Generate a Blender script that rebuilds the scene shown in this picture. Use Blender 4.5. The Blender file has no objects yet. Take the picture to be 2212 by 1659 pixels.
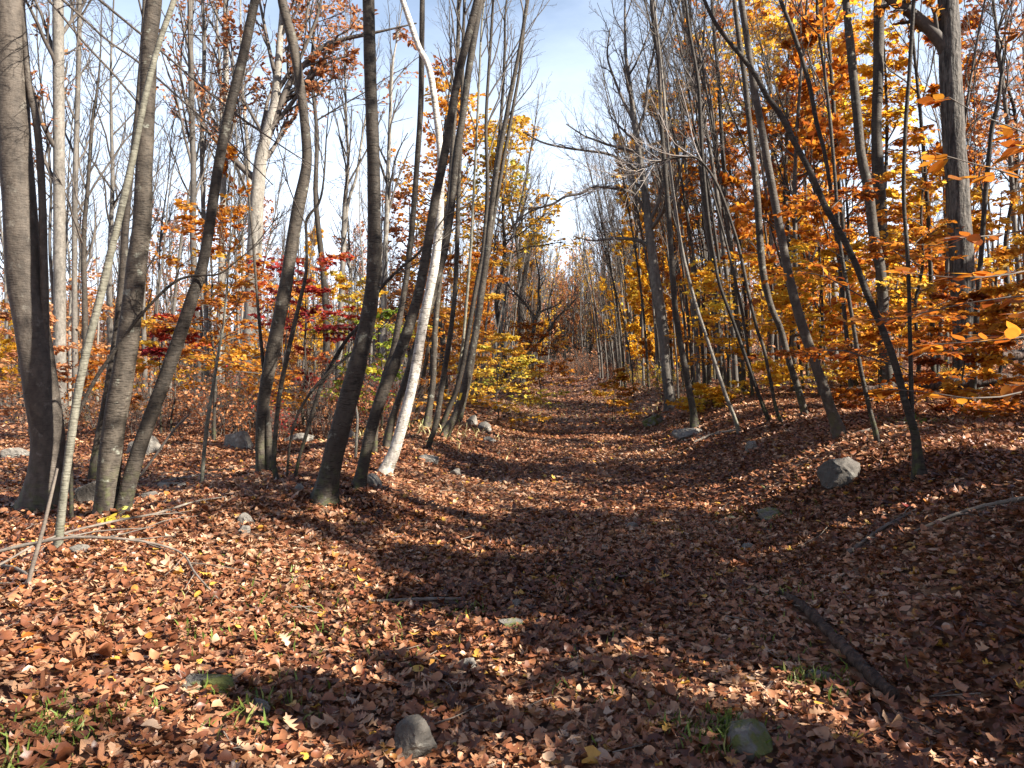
import bpy, math
import numpy as np
from mathutils import Vector
rs = np.random.RandomState(11)
SC = bpy.context.scene
COL = SC.collection
R = math.radians
# ------------------------------------------------------------------ camera, sky, sun, exposure
F, CX, CY, HZ = 1597.0, 1106.0, 829.5, 785.0          # focal length etc. in 2212 px wide photo units
EYE = 1.5
PITCH = math.atan((CY - HZ) / F)
cam = bpy.data.cameras.new('camera'); co = bpy.data.objects.new('camera', cam); COL.objects.link(co)
cam.sensor_width = 36; cam.lens = 36 * F / 2212; cam.clip_end = 2000; cam.clip_start = 0.05
co.location = (0, 0, EYE); co.rotation_euler = (R(90) - PITCH, 0, 0)
SC.camera = co
SUN_EL, SUN_AZ = R(33), R(115)                          # azimuth clockwise from +Y (view direction)
sd = Vector((math.sin(SUN_AZ) * math.cos(SUN_EL), math.cos(SUN_AZ) * math.cos(SUN_EL), math.sin(SUN_EL)))
sl = bpy.data.lights.new('sun', 'SUN'); so = bpy.data.objects.new('sun', sl); COL.objects.link(so)
sl.energy = 5.0; sl.angle = R(0.5); sl.color = (1, .93, .82)
so.rotation_euler = (-sd).to_track_quat('-Z', 'Y').to_euler(); so.location = (20, -20, 40)
W = bpy.data.worlds.new('World'); SC.world = W; W.use_nodes = True
nt = W.node_tree; nt.nodes.clear()
out = nt.nodes.new('ShaderNodeOutputWorld'); bg = nt.nodes.new('ShaderNodeBackground')
sky = nt.nodes.new('ShaderNodeTexSky'); sky.sky_type = 'NISHITA'; sky.sun_disc = False
sky.sun_elevation = SUN_EL; sky.sun_rotation = SUN_AZ; sky.air_density = 1.0; sky.dust_density = .25; sky.ozone_density = 1.2
# thin high cloud, thicker towards the horizon
tc = nt.nodes.new('ShaderNodeTexCoord'); sep = nt.nodes.new('ShaderNodeSeparateXYZ')
nt.links.new(tc.outputs['Generated'], sep.inputs[0])
mp = nt.nodes.new('ShaderNodeMapping'); mp.inputs['Scale'].default_value = (1.6, 1.6, 5)
nz = nt.nodes.new('ShaderNodeTexNoise'); nz.inputs['Scale'].default_value = 2.2; nz.inputs['Detail'].default_value = 7
nz.inputs['Roughness'].default_value = .6
nt.links.new(tc.outputs['Generated'], mp.inputs[0]); nt.links.new(mp.outputs[0], nz.inputs['Vector'])
mr = nt.nodes.new('ShaderNodeMapRange'); mr.inputs['From Min'].default_value = .0; mr.inputs['From Max'].default_value = .5
mr.inputs['To Min'].default_value = 1.0; mr.inputs['To Max'].default_value = .0
nt.links.new(sep.outputs['Z'], mr.inputs['Value'])
ad = nt.nodes.new('ShaderNodeMath'); ad.operation = 'ADD'
nm = nt.nodes.new('ShaderNodeMath'); nm.operation = 'MULTIPLY_ADD'; nm.inputs[1].default_value = .55; nm.inputs[2].default_value = .22
nt.links.new(nz.outputs['Fac'], nm.inputs[0]); nt.links.new(mr.outputs[0], ad.inputs[0]); nt.links.new(nm.outputs[0], ad.inputs[1])
m2 = nt.nodes.new('ShaderNodeMapRange'); m2.inputs['From Min'].default_value = .55; m2.inputs['From Max'].default_value = 1.25
m2.inputs['To Min'].default_value = 0.16; m2.inputs['To Max'].default_value = .9
nt.links.new(ad.outputs[0], m2.inputs['Value'])
mx = nt.nodes.new('ShaderNodeMix'); mx.data_type = 'RGBA'
hi = nt.nodes.new('ShaderNodeMapRange'); hi.inputs['From Min'].default_value = .46; hi.inputs['From Max'].default_value = .62
hi.inputs['To Min'].default_value = 1; hi.inputs['To Max'].default_value = 0; nt.links.new(sep.outputs['Z'], hi.inputs['Value'])
mu = nt.nodes.new('ShaderNodeMath'); mu.operation = 'MULTIPLY'; nt.links.new(m2.outputs[0], mu.inputs[0]); nt.links.new(hi.outputs[0], mu.inputs[1])
nt.links.new(mu.outputs[0], mx.inputs[0]); nt.links.new(sky.outputs[0], mx.inputs[6]); mx.inputs[7].default_value = (7.8, 8.8, 10.4, 1)
nt.links.new(mx.outputs[2], bg.inputs[0]); bg.inputs[1].default_value = 0.05
nt.links.new(bg.outputs[0], out.inputs[0])
SC.view_settings.view_transform = 'Standard'; SC.view_settings.look = 'None'
SC.view_settings.exposure = 2.0; SC.view_settings.gamma = 1
SC.render.engine = 'CYCLES'
SC.cycles.max_bounces = 7; SC.cycles.diffuse_bounces = 2; SC.cycles.transmission_bounces = 4
SC.cycles.transparent_max_bounces = 4; SC.cycles.caustics_reflective = False; SC.cycles.caustics_refractive = False

# ------------------------------------------------------------------ terrain
def sst(a, b, x):
    t = np.clip((x - a) / (b - a), 0, 1); return t * t * (3 - 2 * t)
def xc(y): return 0.084 * np.minimum(y, 100)
def hgt(x, y):
    x = np.asarray(x, float); y = np.asarray(y, float)
    u = x - xc(y)
    h = .035 * np.clip(np.abs(u), 0, 2) ** 2
    h = h - .09 + .62 * sst(1.4, 3.4, u) + .075 * np.clip(u - 3, 0, 14) + .02 * np.clip(u - 17, 0, 60)
    h = h + .2 * np.exp(-((u + 2.9) / 1.1) ** 2) - .05 * np.clip(-u - 8, 0, 60)
    h = h + 13 * sst(98, 235, y) + .02 * np.clip(y - 96, 0, 60)
    h = h + .035 * np.sin(1.3 * x + .7 * y) * np.sin(.9 * y - .5 * x) + .02 * np.sin(3.1 * x - 1.1) * np.sin(2.7 * y)
    h = h + .08 * np.sin(.31 * x + 1) * np.sin(.23 * y) * sst(2.5, 6, np.abs(u))
    return h
cp, sp_ = math.cos(PITCH), math.sin(PITCH)
def ray(px, py):
    a = (px - CX) / F; b = -(py - CY) / F
    return np.array([a, cp + b * sp_, -sp_ + b * cp])
def at(px, py, Y):
    d = ray(px, py); return np.array([d[0] / d[1] * Y, Y, EYE + d[2] / d[1] * Y])
def onground(px, py):
    d = ray(px, py); d = d / d[1]
    Y = 1.5
    while Y < 200:
        if EYE + d[2] * Y <= hgt(d[0] * Y, Y): break
        Y += .02
    return np.array([d[0] * Y, Y, float(hgt(d[0] * Y, Y))])
def topx(p):                                             # world -> photo px
    x, y, z = p[..., 0], p[..., 1], p[..., 2] - EYE
    f = y * cp - z * sp_; v = y * sp_ + z * cp
    return CX + F * x / f, CY - F * v / f

# ------------------------------------------------------------------ mesh builder
class MB:
    def __init__(s): s.V = []; s.F = []; s.A = []; s.n = 0
    def add(s, V, Fs, a=.5):
        V = np.asarray(V, np.float32).reshape(-1, 3)
        for f in (Fs if isinstance(Fs, list) else [Fs]):
            f = np.asarray(f, np.int64)
            s.F.append(f + s.n)
            s.A.append(np.broadcast_to(np.asarray(a, np.float32), (len(f),)) if np.ndim(a) == 0 or len(a) == len(f) else np.repeat(a, len(f) // len(a)))
        s.V.append(V); s.n += len(V)
    def build(s, name, mat, parent=None, loc=None, smooth=True):
        me = bpy.data.meshes.new(name)
        V = np.concatenate(s.V)
        if loc is not None: V = V - np.asarray(loc, np.float32)
        me.vertices.add(len(V)); me.vertices.foreach_set('co', V.ravel().astype(np.float32))
        idx = np.concatenate([f.ravel() for f in s.F]); cnt = np.concatenate([np.full(len(f), f.shape[1]) for f in s.F])
        st = np.concatenate([[0], np.cumsum(cnt)[:-1]])
        me.loops.add(len(idx)); me.loops.foreach_set('vertex_index', idx.astype(np.int32))
        me.polygons.add(len(cnt)); me.polygons.foreach_set('loop_start', st.astype(np.int32))
        me.polygons.foreach_set('use_smooth', np.full(len(cnt), smooth, bool))
        me.attributes.new('rnd', 'FLOAT', 'FACE').data.foreach_set('value', np.concatenate(s.A).astype(np.float32))
        me.update(calc_edges=True)
        me.materials.append(mat)
        o = bpy.data.objects.new(name, me); COL.objects.link(o)
        if parent is not None: o.parent = parent
        elif loc is not None: o.location = loc
        return o
def nrm(v): return v / np.maximum(np.linalg.norm(v, axis=-1, keepdims=True), 1e-9)
def tubes(P, Rd, s=3, rmod=None):
    N, k, _ = P.shape
    T = nrm(np.gradient(P, axis=1))
    m = nrm(P[:, -1] - P[:, 0])
    ref = np.where(np.abs(m[:, 2:3]) > .8, np.array([[0, 1., 0]]), np.array([[0, 0, 1.]]))
    U = nrm(np.cross(T, ref[:, None, :])); Wv = np.cross(T, U)
    an = np.arange(s) * 2 * np.pi / s
    rr = np.broadcast_to(Rd[:, :, None], (N, k, s))
    if rmod is not None: rr = rr * rmod(N, k, an)
    V = P[:, :, None] + rr[..., None] * (np.cos(an)[:, None] * U[:, :, None] + np.sin(an)[:, None] * Wv[:, :, None])
    i = np.arange(N)[:, None, None] * k * s + np.arange(k - 1)[None, :, None] * s
    j = np.arange(s); j2 = (j + 1) % s
    Fq = np.stack(np.broadcast_arrays(i + j, i + j2, i + s + j2, i + s + j), -1).reshape(-1, 4)
    return V.reshape(-1, 3), Fq
def densify(P, n):                                       # Catmull-Rom through rows of P
    P = np.asarray(P, float)
    if len(P) < 3:
        t = np.linspace(0, 1, n)[:, None]; return P[0] * (1 - t) + P[-1] * t
    Q = np.vstack([2 * P[0] - P[1], P, 2 * P[-1] - P[-2]])
    L = np.concatenate([[0], np.cumsum(np.linalg.norm(np.diff(P[:, :3], axis=0), axis=1))])
    s = np.linspace(0, L[-1], n); i = np.clip(np.searchsorted(L, s, 'right') - 1, 0, len(P) - 2)
    t = ((s - L[i]) / np.maximum(L[i + 1] - L[i], 1e-9))[:, None]
    a, b, c, d = Q[i], Q[i + 1], Q[i + 2], Q[i + 3]
    return .5 * (2 * b + (c - a) * t + (2 * a - 5 * b + 4 * c - d) * t ** 2 + (3 * b - 3 * c + d - a) * t ** 3)
def grow(P, Rd, n, t0, t1, ang, ln, k, wig, up, rr, flat=0., minr=.002):
    """n children on every parent polyline"""
    N, K, _ = P.shape
    t = t0 + (t1 - t0) * (np.arange(n)[None, :] + rs.rand(N, n)) / n
    f = t * (K - 1); i = np.clip(f.astype(int), 0, K - 2); w = (f - i)[..., None]
    ar = np.arange(N)[:, None]
    p0 = P[ar, i] * (1 - w) + P[ar, i + 1] * w
    r0 = Rd[ar, i] * (1 - w[..., 0]) + Rd[ar, i + 1] * w[..., 0]
    T = nrm(P[ar, i + 1] - P[ar, i])
    rv = rs.normal(size=(N, n, 3)); rv[..., 2] *= (1 - flat)
    pr = nrm(rv - (rv * T).sum(-1, keepdims=True) * T)
    a = ang * rs.uniform(.7, 1.3, (N, n, 1))
    D = T * np.cos(a) + pr * np.sin(a)
    pl = np.linalg.norm(np.diff(P, axis=1), axis=2).sum(1)
    L = (ln * pl[:, None] if ln > 0 else -ln * np.ones((N, 1))) * (1 - .55 * (t - t0) / max(t1 - t0, .01)) * rs.uniform(.6, 1.25, (N, n))
    pts = [p0]
    for q in range(k - 1):
        D = D + rs.normal(size=D.shape) * wig; D[..., 2] += up
        if flat: D[..., 2] *= (1 - .5 * flat)
        D = nrm(D); pts.append(pts[-1] + D * (L / (k - 1))[..., None])
    C = np.stack(pts, 2).reshape(N * n, k, 3)
    r = np.maximum(r0 * rr, minr).reshape(-1, 1) * np.linspace(1, .35, k)[None, :]
    return C, np.maximum(r, minr * .7)
LT6 = np.array([(0, 0, 0), (.3, .27, .05), (.7, .24, .05), (1, 0, -.06), (.7, -.24, .05), (.3, -.27, .05)])
LF6 = np.array([(0, 3, 2, 1), (0, 5, 4, 3)])
LT4 = np.array([(0, 0, 0), (.5, .33, .06), (1, 0, 0), (.5, -.33, .0)]); LF4 = np.array([(0, 1, 2, 3)])
MT = np.array([(0, 0, 0), (.12, .42, .04), (.35, .22, .02), (.62, .45, .05), (.66, .17, .02), (1, 0, -.05), (.66, -.17, .02), (.62, -.45, .05), (.35, -.22, .02), (.12, -.42, .04)])
MF = [np.array([(0, 2, 1), (0, 8, 2), (0, 9, 8), (2, 4, 3), (6, 8, 7), (4, 6, 5)]), np.array([(2, 8, 6, 4)])]
def place(mb, T, Fs, pos, d, n, size, rnd, curl=None):
    """leaf template T at pos with length direction d and rough normal n"""
    N = len(pos); d = nrm(d); w = nrm(np.cross(n, d)); n = np.cross(d, w)
    S = np.broadcast_to(np.asarray(size, float).reshape(-1, 1, 1), (N, 1, 1))
    tt = np.broadcast_to(T[None], (N,) + T.shape).copy()
    if curl is not None:
        tt[..., 2] += curl[0][:, None] * (tt[..., 0] - .5) ** 2 + curl[1][:, None] * tt[..., 1] ** 2 + curl[2][:, None] * (tt[..., 0] - .5) * tt[..., 1]
    V = pos[:, None] + S * (tt[..., :1] * d[:, None] + tt[..., 1:2] * w[:, None] + tt[..., 2:] * n[:, None])
    off = np.arange(N)[:, None, None] * len(T)
    first = True
    for f in (Fs if isinstance(Fs, list) else [Fs]):
        ff = (off + f[None]).reshape(-1, f.shape[1])
        if first: mb.add(V, ff, np.repeat(rnd, len(f))); base = mb.n - N * len(T); first = False
        else: mb.F.append(ff + base); mb.A.append(np.repeat(rnd, len(f)).astype(np.float32))
def leafed(mb, P, m, size, rc=.5, rv=.25, T=LT6, Fs=LF6, tilt=.35, droop=.15, t0=.15):
    N, K, _ = P.shape
    t = t0 + (1 - t0) * (np.arange(m)[None, :] + rs.rand(N, m)) / m
    f = t * (K - 1); i = np.clip(f.astype(int), 0, K - 2); w = (f - i)[..., None]; ar = np.arange(N)[:, None]
    p = P[ar, i] * (1 - w) + P[ar, i + 1] * w; Tn = nrm(P[ar, i + 1] - P[ar, i])
    sg = np.where((np.arange(m) % 2)[None, :, None] == 0, 1., -1.) * np.ones((N, m, 1))
    side = np.cross(Tn, np.array([0, 0, 1.])) * sg
    d = Tn * .7 + side * .8 + rs.normal(size=p.shape) * .3; d[..., 2] -= droop
    nn = np.array([0, 0, 1.]) + rs.normal(size=p.shape) * tilt
    rcv = np.asarray(rc).reshape(-1, 1) if np.ndim(rc) else rc
    rnd = np.clip(rcv + rs.normal(size=(N, m)) * rv, 0, 1)
    sz = size * rs.uniform(.65, 1.2, N * m)
    place(mb, T, Fs, p.reshape(-1, 3), d.reshape(-1, 3), nn.reshape(-1, 3), sz, rnd.ravel())

# ------------------------------------------------------------------ materials
def mat(name):
    m = bpy.data.materials.new(name); m.use_nodes = True; n = m.node_tree
    b = n.nodes['Principled BSDF']; return m, n, b
def N_(n, t, **kw):
    x = n.nodes.new('ShaderNode' + t)
    for k, v in kw.items():
        if hasattr(x, k) and k not in ('Scale',): setattr(x, k, v)
        else: x.inputs[k].default_value = v
    return x
def ramp(n, stops, interp='LINEAR'):
    r = n.nodes.new('ShaderNodeValToRGB'); e = r.color_ramp; e.interpolation = interp
    while len(e.elements) < len(stops): e.elements.new(.5)
    for el, (p, c) in zip(e.elements, stops): el.position = p; el.color = tuple(c) + (1,)
    return r
def noise(n, scale, detail=4, rough=.55, mscale=None, src='Object'):
    t = N_(n, 'TexCoord'); x = N_(n, 'TexNoise'); x.inputs['Scale'].default_value = scale
    x.inputs['Detail'].default_value = detail; x.inputs['Roughness'].default_value = rough
    if mscale:
        m = N_(n, 'Mapping'); m.inputs['Scale'].default_value = mscale
        n.links.new(t.outputs[src], m.inputs[0]); n.links.new(m.outputs[0], x.inputs['Vector'])
    else: n.links.new(t.outputs[src], x.inputs['Vector'])
    return x
def mixc(n, fac, a, b, mode='MIX'):
    x = n.nodes.new('ShaderNodeMix'); x.data_type = 'RGBA'; x.blend_type = mode
    for s, v in ((x.inputs[0], fac), (x.inputs[6], a), (x.inputs[7], b)):
        if isinstance(v, bpy.types.NodeSocket): n.links.new(v, s)
        elif isinstance(v, (int, float)): s.default_value = v
        else: s.default_value = tuple(v) + (1,)
    return x.outputs[2]
def leafmat(name, stops, trans=.45, rough=.5, spec=.35):
    m, n, b = mat(name)
    a = N_(n, 'Attribute'); a.attribute_name = 'rnd'
    r = ramp(n, stops); n.links.new(a.outputs['Fac'], r.inputs[0])
    nz = noise(n, 45, 3); v = mixc(n, .55, r.outputs[0], mixc(n, nz.outputs['Fac'], (.35, .3, .28), (1.4, 1.4, 1.4)), 'MULTIPLY')
    n.links.new(v, b.inputs['Base Color']); b.inputs['Roughness'].default_value = rough
    b.inputs['Specular IOR Level'].default_value = spec
    if trans > 0:
        t = N_(n, 'BsdfTranslucent'); n.links.new(v, t.inputs[0])
        x = N_(n, 'MixShader'); x.inputs[0].default_value = trans
        n.links.new(b.outputs[0], x.inputs[1]); n.links.new(t.outputs[0], x.inputs[2])
        n.links.new(x.outputs[0], n.nodes['Material Output'].inputs[0])
    return m
M = {}
M['litter'] = leafmat('fallen_leaves', [(0, (.045, .016, .009)), (.2, (.125, .042, .018)), (.42, (.23, .086, .037)), (.62, (.35, .165, .08)), (.8, (.46, .28, .165)), (.93, (.45, .32, .225)), (.955, (.35, .11, .02)), (.98, (.58, .36, .06)), (1, (.18, .03, .02))], .15, .45, .5)
M['rust'] = leafmat('rust_leaves', [(0, (.18, .04, .012)), (.3, (.40, .11, .017)), (.6, (.58, .22, .025)), (1, (.76, .38, .04))], .64)
M['orange'] = leafmat('orange_leaves', [(0, (.30, .08, .015)), (.35, (.50, .18, .025)), (.65, (.66, .32, .04)), (1, (.78, .50, .07))], .58)
M['yellow'] = leafmat('yellow_leaves', [(0, (.55, .22, .02)), (.35, (.72, .38, .03)), (.7, (.80, .52, .05)), (1, (.74, .60, .09))], .66)
M['olive'] = leafmat('yellow_green_leaves', [(0, (.60, .30, .03)), (.4, (.68, .44, .05)), (.7, (.52, .44, .06)), (1, (.28, .32, .05))], .5)
M['green'] = leafmat('green_leaves', [(0, (.15, .22, .03)), (.5, (.30, .36, .04)), (1, (.62, .52, .06))], .5)
M['red'] = leafmat('red_leaves', [(0, (.16, .015, .018)), (.5, (.36, .035, .03)), (.8, (.52, .09, .04)), (1, (.55, .22, .04))], .5)
M['brown'] = leafmat('brown_oak_leaves', [(0, (.22, .07, .03)), (.5, (.42, .17, .07)), (1, (.58, .30, .13))], .45)
M['grass'] = leafmat('grass_blades', [(0, (.10, .16, .03)), (.5, (.16, .22, .04)), (.8, (.40, .34, .14)), (1, (.5, .42, .22))], .3)

def bark(name, c0, c1, lichen=(.24, .25, .21), lam=.5, furrow=0., lent=1., moss=.6, dist=.75):
    m, n, b = mat(name)
    n1 = noise(n, 3.2, 5, .6, (1, 1, .35)); n2 = noise(n, 18, 4, .6, (1, 1, .6)); n3 = noise(n, 9, 5, .65)
    oi = N_(n, 'ObjectInfo')
    r1 = ramp(n, [(.32, (0, 0, 0)), (.66, (1, 1, 1))]); n.links.new(n1.outputs['Fac'], r1.inputs[0])
    base = mixc(n, r1.outputs[0], c0, c1)
    r2 = ramp(n, [(.35, (.62, .62, .62)), (.65, (1.3, 1.3, 1.3))]); n.links.new(n2.outputs['Fac'], r2.inputs[0])
    base = mixc(n, .8, base, r2.outputs[0], 'MULTIPLY')
    r3 = ramp(n, [(.60, (0, 0, 0)), (.68, (1, 1, 1))]); n.links.new(n3.outputs['Fac'], r3.inputs[0])
    f3 = N_(n, 'Math', operation='MULTIPLY'); n.links.new(r3.outputs[0], f3.inputs[0]); f3.inputs[1].default_value = lam
    base = mixc(n, f3.outputs[0], base, lichen)
    hs = None
    if lent > 0:                                          # short horizontal pores and rings
        l = noise(n, 1, 3, .6, (14, 14, 75)); rl = ramp(n, [(.34, (.30, .28, .26)), (.45, (1, 1, 1))]); n.links.new(l.outputs['Fac'], rl.inputs[0])
        base = mixc(n, lent, base, rl.outputs[0], 'MULTIPLY'); hs = l.outputs['Fac']
        l2 = noise(n, 1, 2, .5, (5.5, 5.5, 17)); r5 = ramp(n, [(.57, (1, 1, 1)), (.60, (.25, .22, .2)), (.64, (1, 1, 1)), (.70, (1.12, 1.1, 1.08)), (.74, (1, 1, 1))]); n.links.new(l2.outputs['Fac'], r5.inputs[0])
        base = mixc(n, .75 * lent, base, r5.outputs[0], 'MULTIPLY')      # curved branch scars
    if furrow > 0:
        l = noise(n, 1, 5, .6, (26, 26, 3.2)); rl = ramp(n, [(.40, (.30, .28, .27)), (.56, (1.15, 1.15, 1.15))]); n.links.new(l.outputs['Fac'], rl.inputs[0])
        base = mixc(n, 1., base, rl.outputs[0], 'MULTIPLY'); hs = l.outputs['Fac']
    t = N_(n, 'TexCoord'); s = N_(n, 'SeparateXYZ'); n.links.new(t.outputs['Object'], s.inputs[0])
    mr = N_(n, 'MapRange'); mr.inputs['From Min'].default_value = .05; mr.inputs['From Max'].default_value = .55; mr.inputs['To Min'].default_value = .75; mr.inputs['To Max'].default_value = 0
    n.links.new(s.outputs['Z'], mr.inputs['Value'])
    mm = N_(n, 'Math', operation='MULTIPLY'); n.links.new(mr.outputs[0], mm.inputs[0])
    r4 = ramp(n, [(.48, (0, 0, 0)), (.6, (1, 1, 1))]); n4 = noise(n, 14, 4); n.links.new(n4.outputs['Fac'], r4.inputs[0]); n.links.new(r4.outputs[0], mm.inputs[1])
    m5 = N_(n, 'Math', operation='MULTIPLY'); n.links.new(mm.outputs[0], m5.inputs[0]); m5.inputs[1].default_value = moss
    base = mixc(n, m5.outputs[0], base, (.10, .12, .035))
    rv = ramp(n, [(0, (.72, .70, .68)), (1, (1.22, 1.2, 1.16))]); n.links.new(oi.outputs['Random'], rv.inputs[0])
    base = mixc(n, 1., base, rv.outputs[0], 'MULTIPLY')
    n.links.new(base, b.inputs['Base Color']); b.inputs['Roughness'].default_value = .75; b.inputs['Specular IOR Level'].default_value = .3
    bp = N_(n, 'Bump'); bp.inputs['Strength'].default_value = dist; bp.inputs['Distance'].default_value = .012 if not furrow else .035
    if hs is not None:
        av = N_(n, 'Math', operation='ADD'); n.links.new(hs, av.inputs[0]); n.links.new(n2.outputs['Fac'], av.inputs[1]); n.links.new(av.outputs[0], bp.inputs['Height'])
    else: n.links.new(n2.outputs['Fac'], bp.inputs['Height'])
    n.links.new(bp.outputs[0], b.inputs['Normal'])
    return m
M['grey'] = bark('grey_maple_bark', (0.03426, 0.0274, 0.02108), (0.07118, 0.05902, 0.04638), lam=.65)
M['beech'] = bark('smooth_beech_bark', (0.05544, 0.04488, 0.0359), (0.1003, 0.08448, 0.0697), (.2, .19, .165), lam=.5, lent=.35)
M['dark'] = bark('dark_young_bark', (0.0221, 0.01713, 0.01326), (0.04972, 0.04033, 0.03149), lam=.25)
M['pale'] = bark('pale_grey_bark', (0.126, 0.114, 0.099), (0.216, 0.198, 0.174), (.34, .34, .30), lam=.5, lent=.4)
M['oak'] = bark('furrowed_oak_bark', (0.0585, 0.0495, 0.04275), (0.117, 0.1057, 0.09222), (.2, .2, .17), lam=.25, lent=0, furrow=1, dist=.9)
M['birch'] = bark('white_birch_bark', (.36, .335, .30), (.62, .59, .54), (.16, .145, .125), lam=.4, lent=.9, moss=.5)
M['sap'] = bark('smooth_green_grey_bark', (0.09563, 0.09277, 0.07312), (0.1462, 0.1406, 0.1125), (.34, .34, .28), lam=.3, lent=.6, moss=.2)
M['far'] = bark('weathered_grey_bark', (0.056, 0.04928, 0.04256), (0.1344, 0.1204, 0.1064), lam=.3, lent=.3, moss=0)
M['twig'] = bark('twig_bark', (0.045, 0.036, 0.03), (0.102, 0.087, 0.075), lam=0, lent=0, moss=0, dist=.1)
M['twigpale'] = bark('pale_twig_bark', (0.17, 0.1445, 0.1318), (0.2805, 0.2465, 0.2295), lam=0, lent=0, moss=0, dist=.1)
M['rot'] = bark('rotten_wood', (.035, .021, .015), (.095, .06, .045), (.13, .10, .08), lam=.4, lent=0, furrow=.8, moss=0, dist=1)
M['stick'] = bark('dry_stick_wood', (0.096, 0.078, 0.066), (0.18, 0.156, 0.132), lam=.2, lent=.2, moss=0, dist=.3)

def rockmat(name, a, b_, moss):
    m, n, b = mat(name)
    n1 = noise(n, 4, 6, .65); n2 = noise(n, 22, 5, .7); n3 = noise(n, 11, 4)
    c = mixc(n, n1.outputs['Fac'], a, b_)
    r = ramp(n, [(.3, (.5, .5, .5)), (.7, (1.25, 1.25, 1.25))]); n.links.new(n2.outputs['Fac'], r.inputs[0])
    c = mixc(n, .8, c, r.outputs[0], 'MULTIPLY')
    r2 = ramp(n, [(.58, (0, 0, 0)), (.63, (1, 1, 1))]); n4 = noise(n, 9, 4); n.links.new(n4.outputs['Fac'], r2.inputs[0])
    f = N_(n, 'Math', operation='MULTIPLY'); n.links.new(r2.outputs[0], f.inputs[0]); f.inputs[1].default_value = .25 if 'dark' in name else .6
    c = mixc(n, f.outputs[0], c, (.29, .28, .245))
    if moss:
        r3 = ramp(n, [(.44, (0, 0, 0)), (.54, (1, 1, 1))]); n.links.new(n3.outputs['Fac'], r3.inputs[0])
        c = mixc(n, r3.outputs[0], c, mixc(n, n2.outputs['Fac'], (.045, .055, .012), (.12, .125, .03)))
    n.links.new(c, b.inputs['Base Color']); b.inputs['Roughness'].default_value = .85
    bp = N_(n, 'Bump'); bp.inputs['Strength'].default_value = .7; bp.inputs['Distance'].default_value = .02
    n.links.new(n2.outputs['Fac'], bp.inputs['Height']); n.links.new(bp.outputs[0], b.inputs['Normal'])
    return m
M['rock'] = rockmat('grey_stone', (.10, .088, .073), (.235, .21, .178), 0)
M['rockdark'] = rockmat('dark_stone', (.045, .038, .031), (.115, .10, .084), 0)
M['rockmoss'] = rockmat('mossy_stone', (.09, .083, .07), (.2, .182, .155), 1)

def groundmat(name, k):
    m, n, b = mat(name)
    t = N_(n, 'TexCoord'); v = N_(n, 'TexVoronoi'); v.inputs['Scale'].default_value = 16; v.inputs['Randomness'].default_value = 1
    n.links.new(t.outputs['Object'], v.inputs['Vector'])
    s = N_(n, 'SeparateColor'); n.links.new(v.outputs['Color'], s.inputs[0])
    r = ramp(n, [(0, (.05, .022, .014)), (.3, (.13, .055, .03)), (.6, (.24, .115, .06)), (.85, (.34, .19, .11)), (1, (.38, .26, .18))])
    n.links.new(s.outputs[0], r.inputs[0])
    n1 = noise(n, .9, 5, .6); rr = ramp(n, [(.3, (.6, .58, .56)), (.7, (1.25, 1.2, 1.15))]); n.links.new(n1.outputs['Fac'], rr.inputs[0])
    c = mixc(n, 1., r.outputs[0], rr.outputs[0], 'MULTIPLY')
    c = mixc(n, k, c, (.07, .045, .03))
    n.links.new(c, b.inputs['Base Color']); b.inputs['Roughness'].default_value = .8
    bp = N_(n, 'Bump'); bp.inputs['Strength'].default_value = .8; bp.inputs['Distance'].default_value = .05
    n.links.new(s.outputs[1], bp.inputs['Height']); n.links.new(bp.outputs[0], b.inputs['Normal'])
    return m
M['ground'] = groundmat('woodland_floor', .25); M['path'] = groundmat('leafy_path', .15)

# ------------------------------------------------------------------ ground and path
gx = np.concatenate([-np.geomspace(160, 6, 70), np.linspace(-5.9, 9.9, 150), np.geomspace(10, 160, 70)])
gy = np.concatenate([np.linspace(-30, 0, 30)[:-1], np.linspace(0, 20, 160), np.geomspace(20.2, 320, 150)])
GX, GY = np.meshgrid(gx, gy); GZ = hgt(GX, GY)
V = np.stack([GX, GY, GZ], -1).reshape(-1, 3)
nx, ny = len(gx), len(gy)
i = (np.arange(ny - 1)[:, None] * nx + np.arange(nx - 1)[None]).ravel()
Fq = np.stack([i, i + 1, i + nx + 1, i + nx], -1)
cen = V[Fq].mean(1); isp = (np.abs(cen[:, 0] - xc(cen[:, 1])) < 1.75) & (cen[:, 1] < 97)
for nm, sel, mt in (('ground', ~isp, 'ground'), ('path', isp, 'path')):
    used, inv = np.unique(Fq[sel].ravel(), return_inverse=True)
    b = MB(); b.add(V[used], inv.reshape(-1, 4)); o = b.build(nm, M[mt])
    o['kind'] = 'structure'; o['label'] = {'ground': 'woodland floor of low banks under brown fallen leaves', 'path': 'wide straight trail buried in brown fallen leaves'}[nm]

# ------------------------------------------------------------------ fallen leaves, one uncountable layer
def lobed(pairs):
    """outline of a lobed leaf from half-outline points (x, y): verts = midrib + left + right"""
    h = np.array(pairs); k = len(h)
    mid = np.stack([np.linspace(0, 1, k), np.zeros(k), np.zeros(k)], 1)
    l = np.stack([h[:, 0], h[:, 1], .06 * h[:, 1]], 1); r = l * np.array([1, -1, 1])
    T = np.vstack([mid, l, r]); f = []
    for q in range(k - 1):
        f.append((q, q + 1, k + q + 1, k + q)); f.append((q, 2 * k + q, 2 * k + q + 1, q + 1))
    return T, np.array(f)
OAK = lobed([(-.0, .012), (.12, .05), (.20, .20), (.30, .08), (.42, .34), (.50, .10), (.66, .33), (.72, .11), (.88, .18), (1., .01)])
MAP = lobed([(.0, .02), (.02, .10), (.10, .42), (.30, .20), (.45, .52), (.62, .50), (.60, .20), (.78, .14), (.86, .20), (1., .01)])
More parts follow.
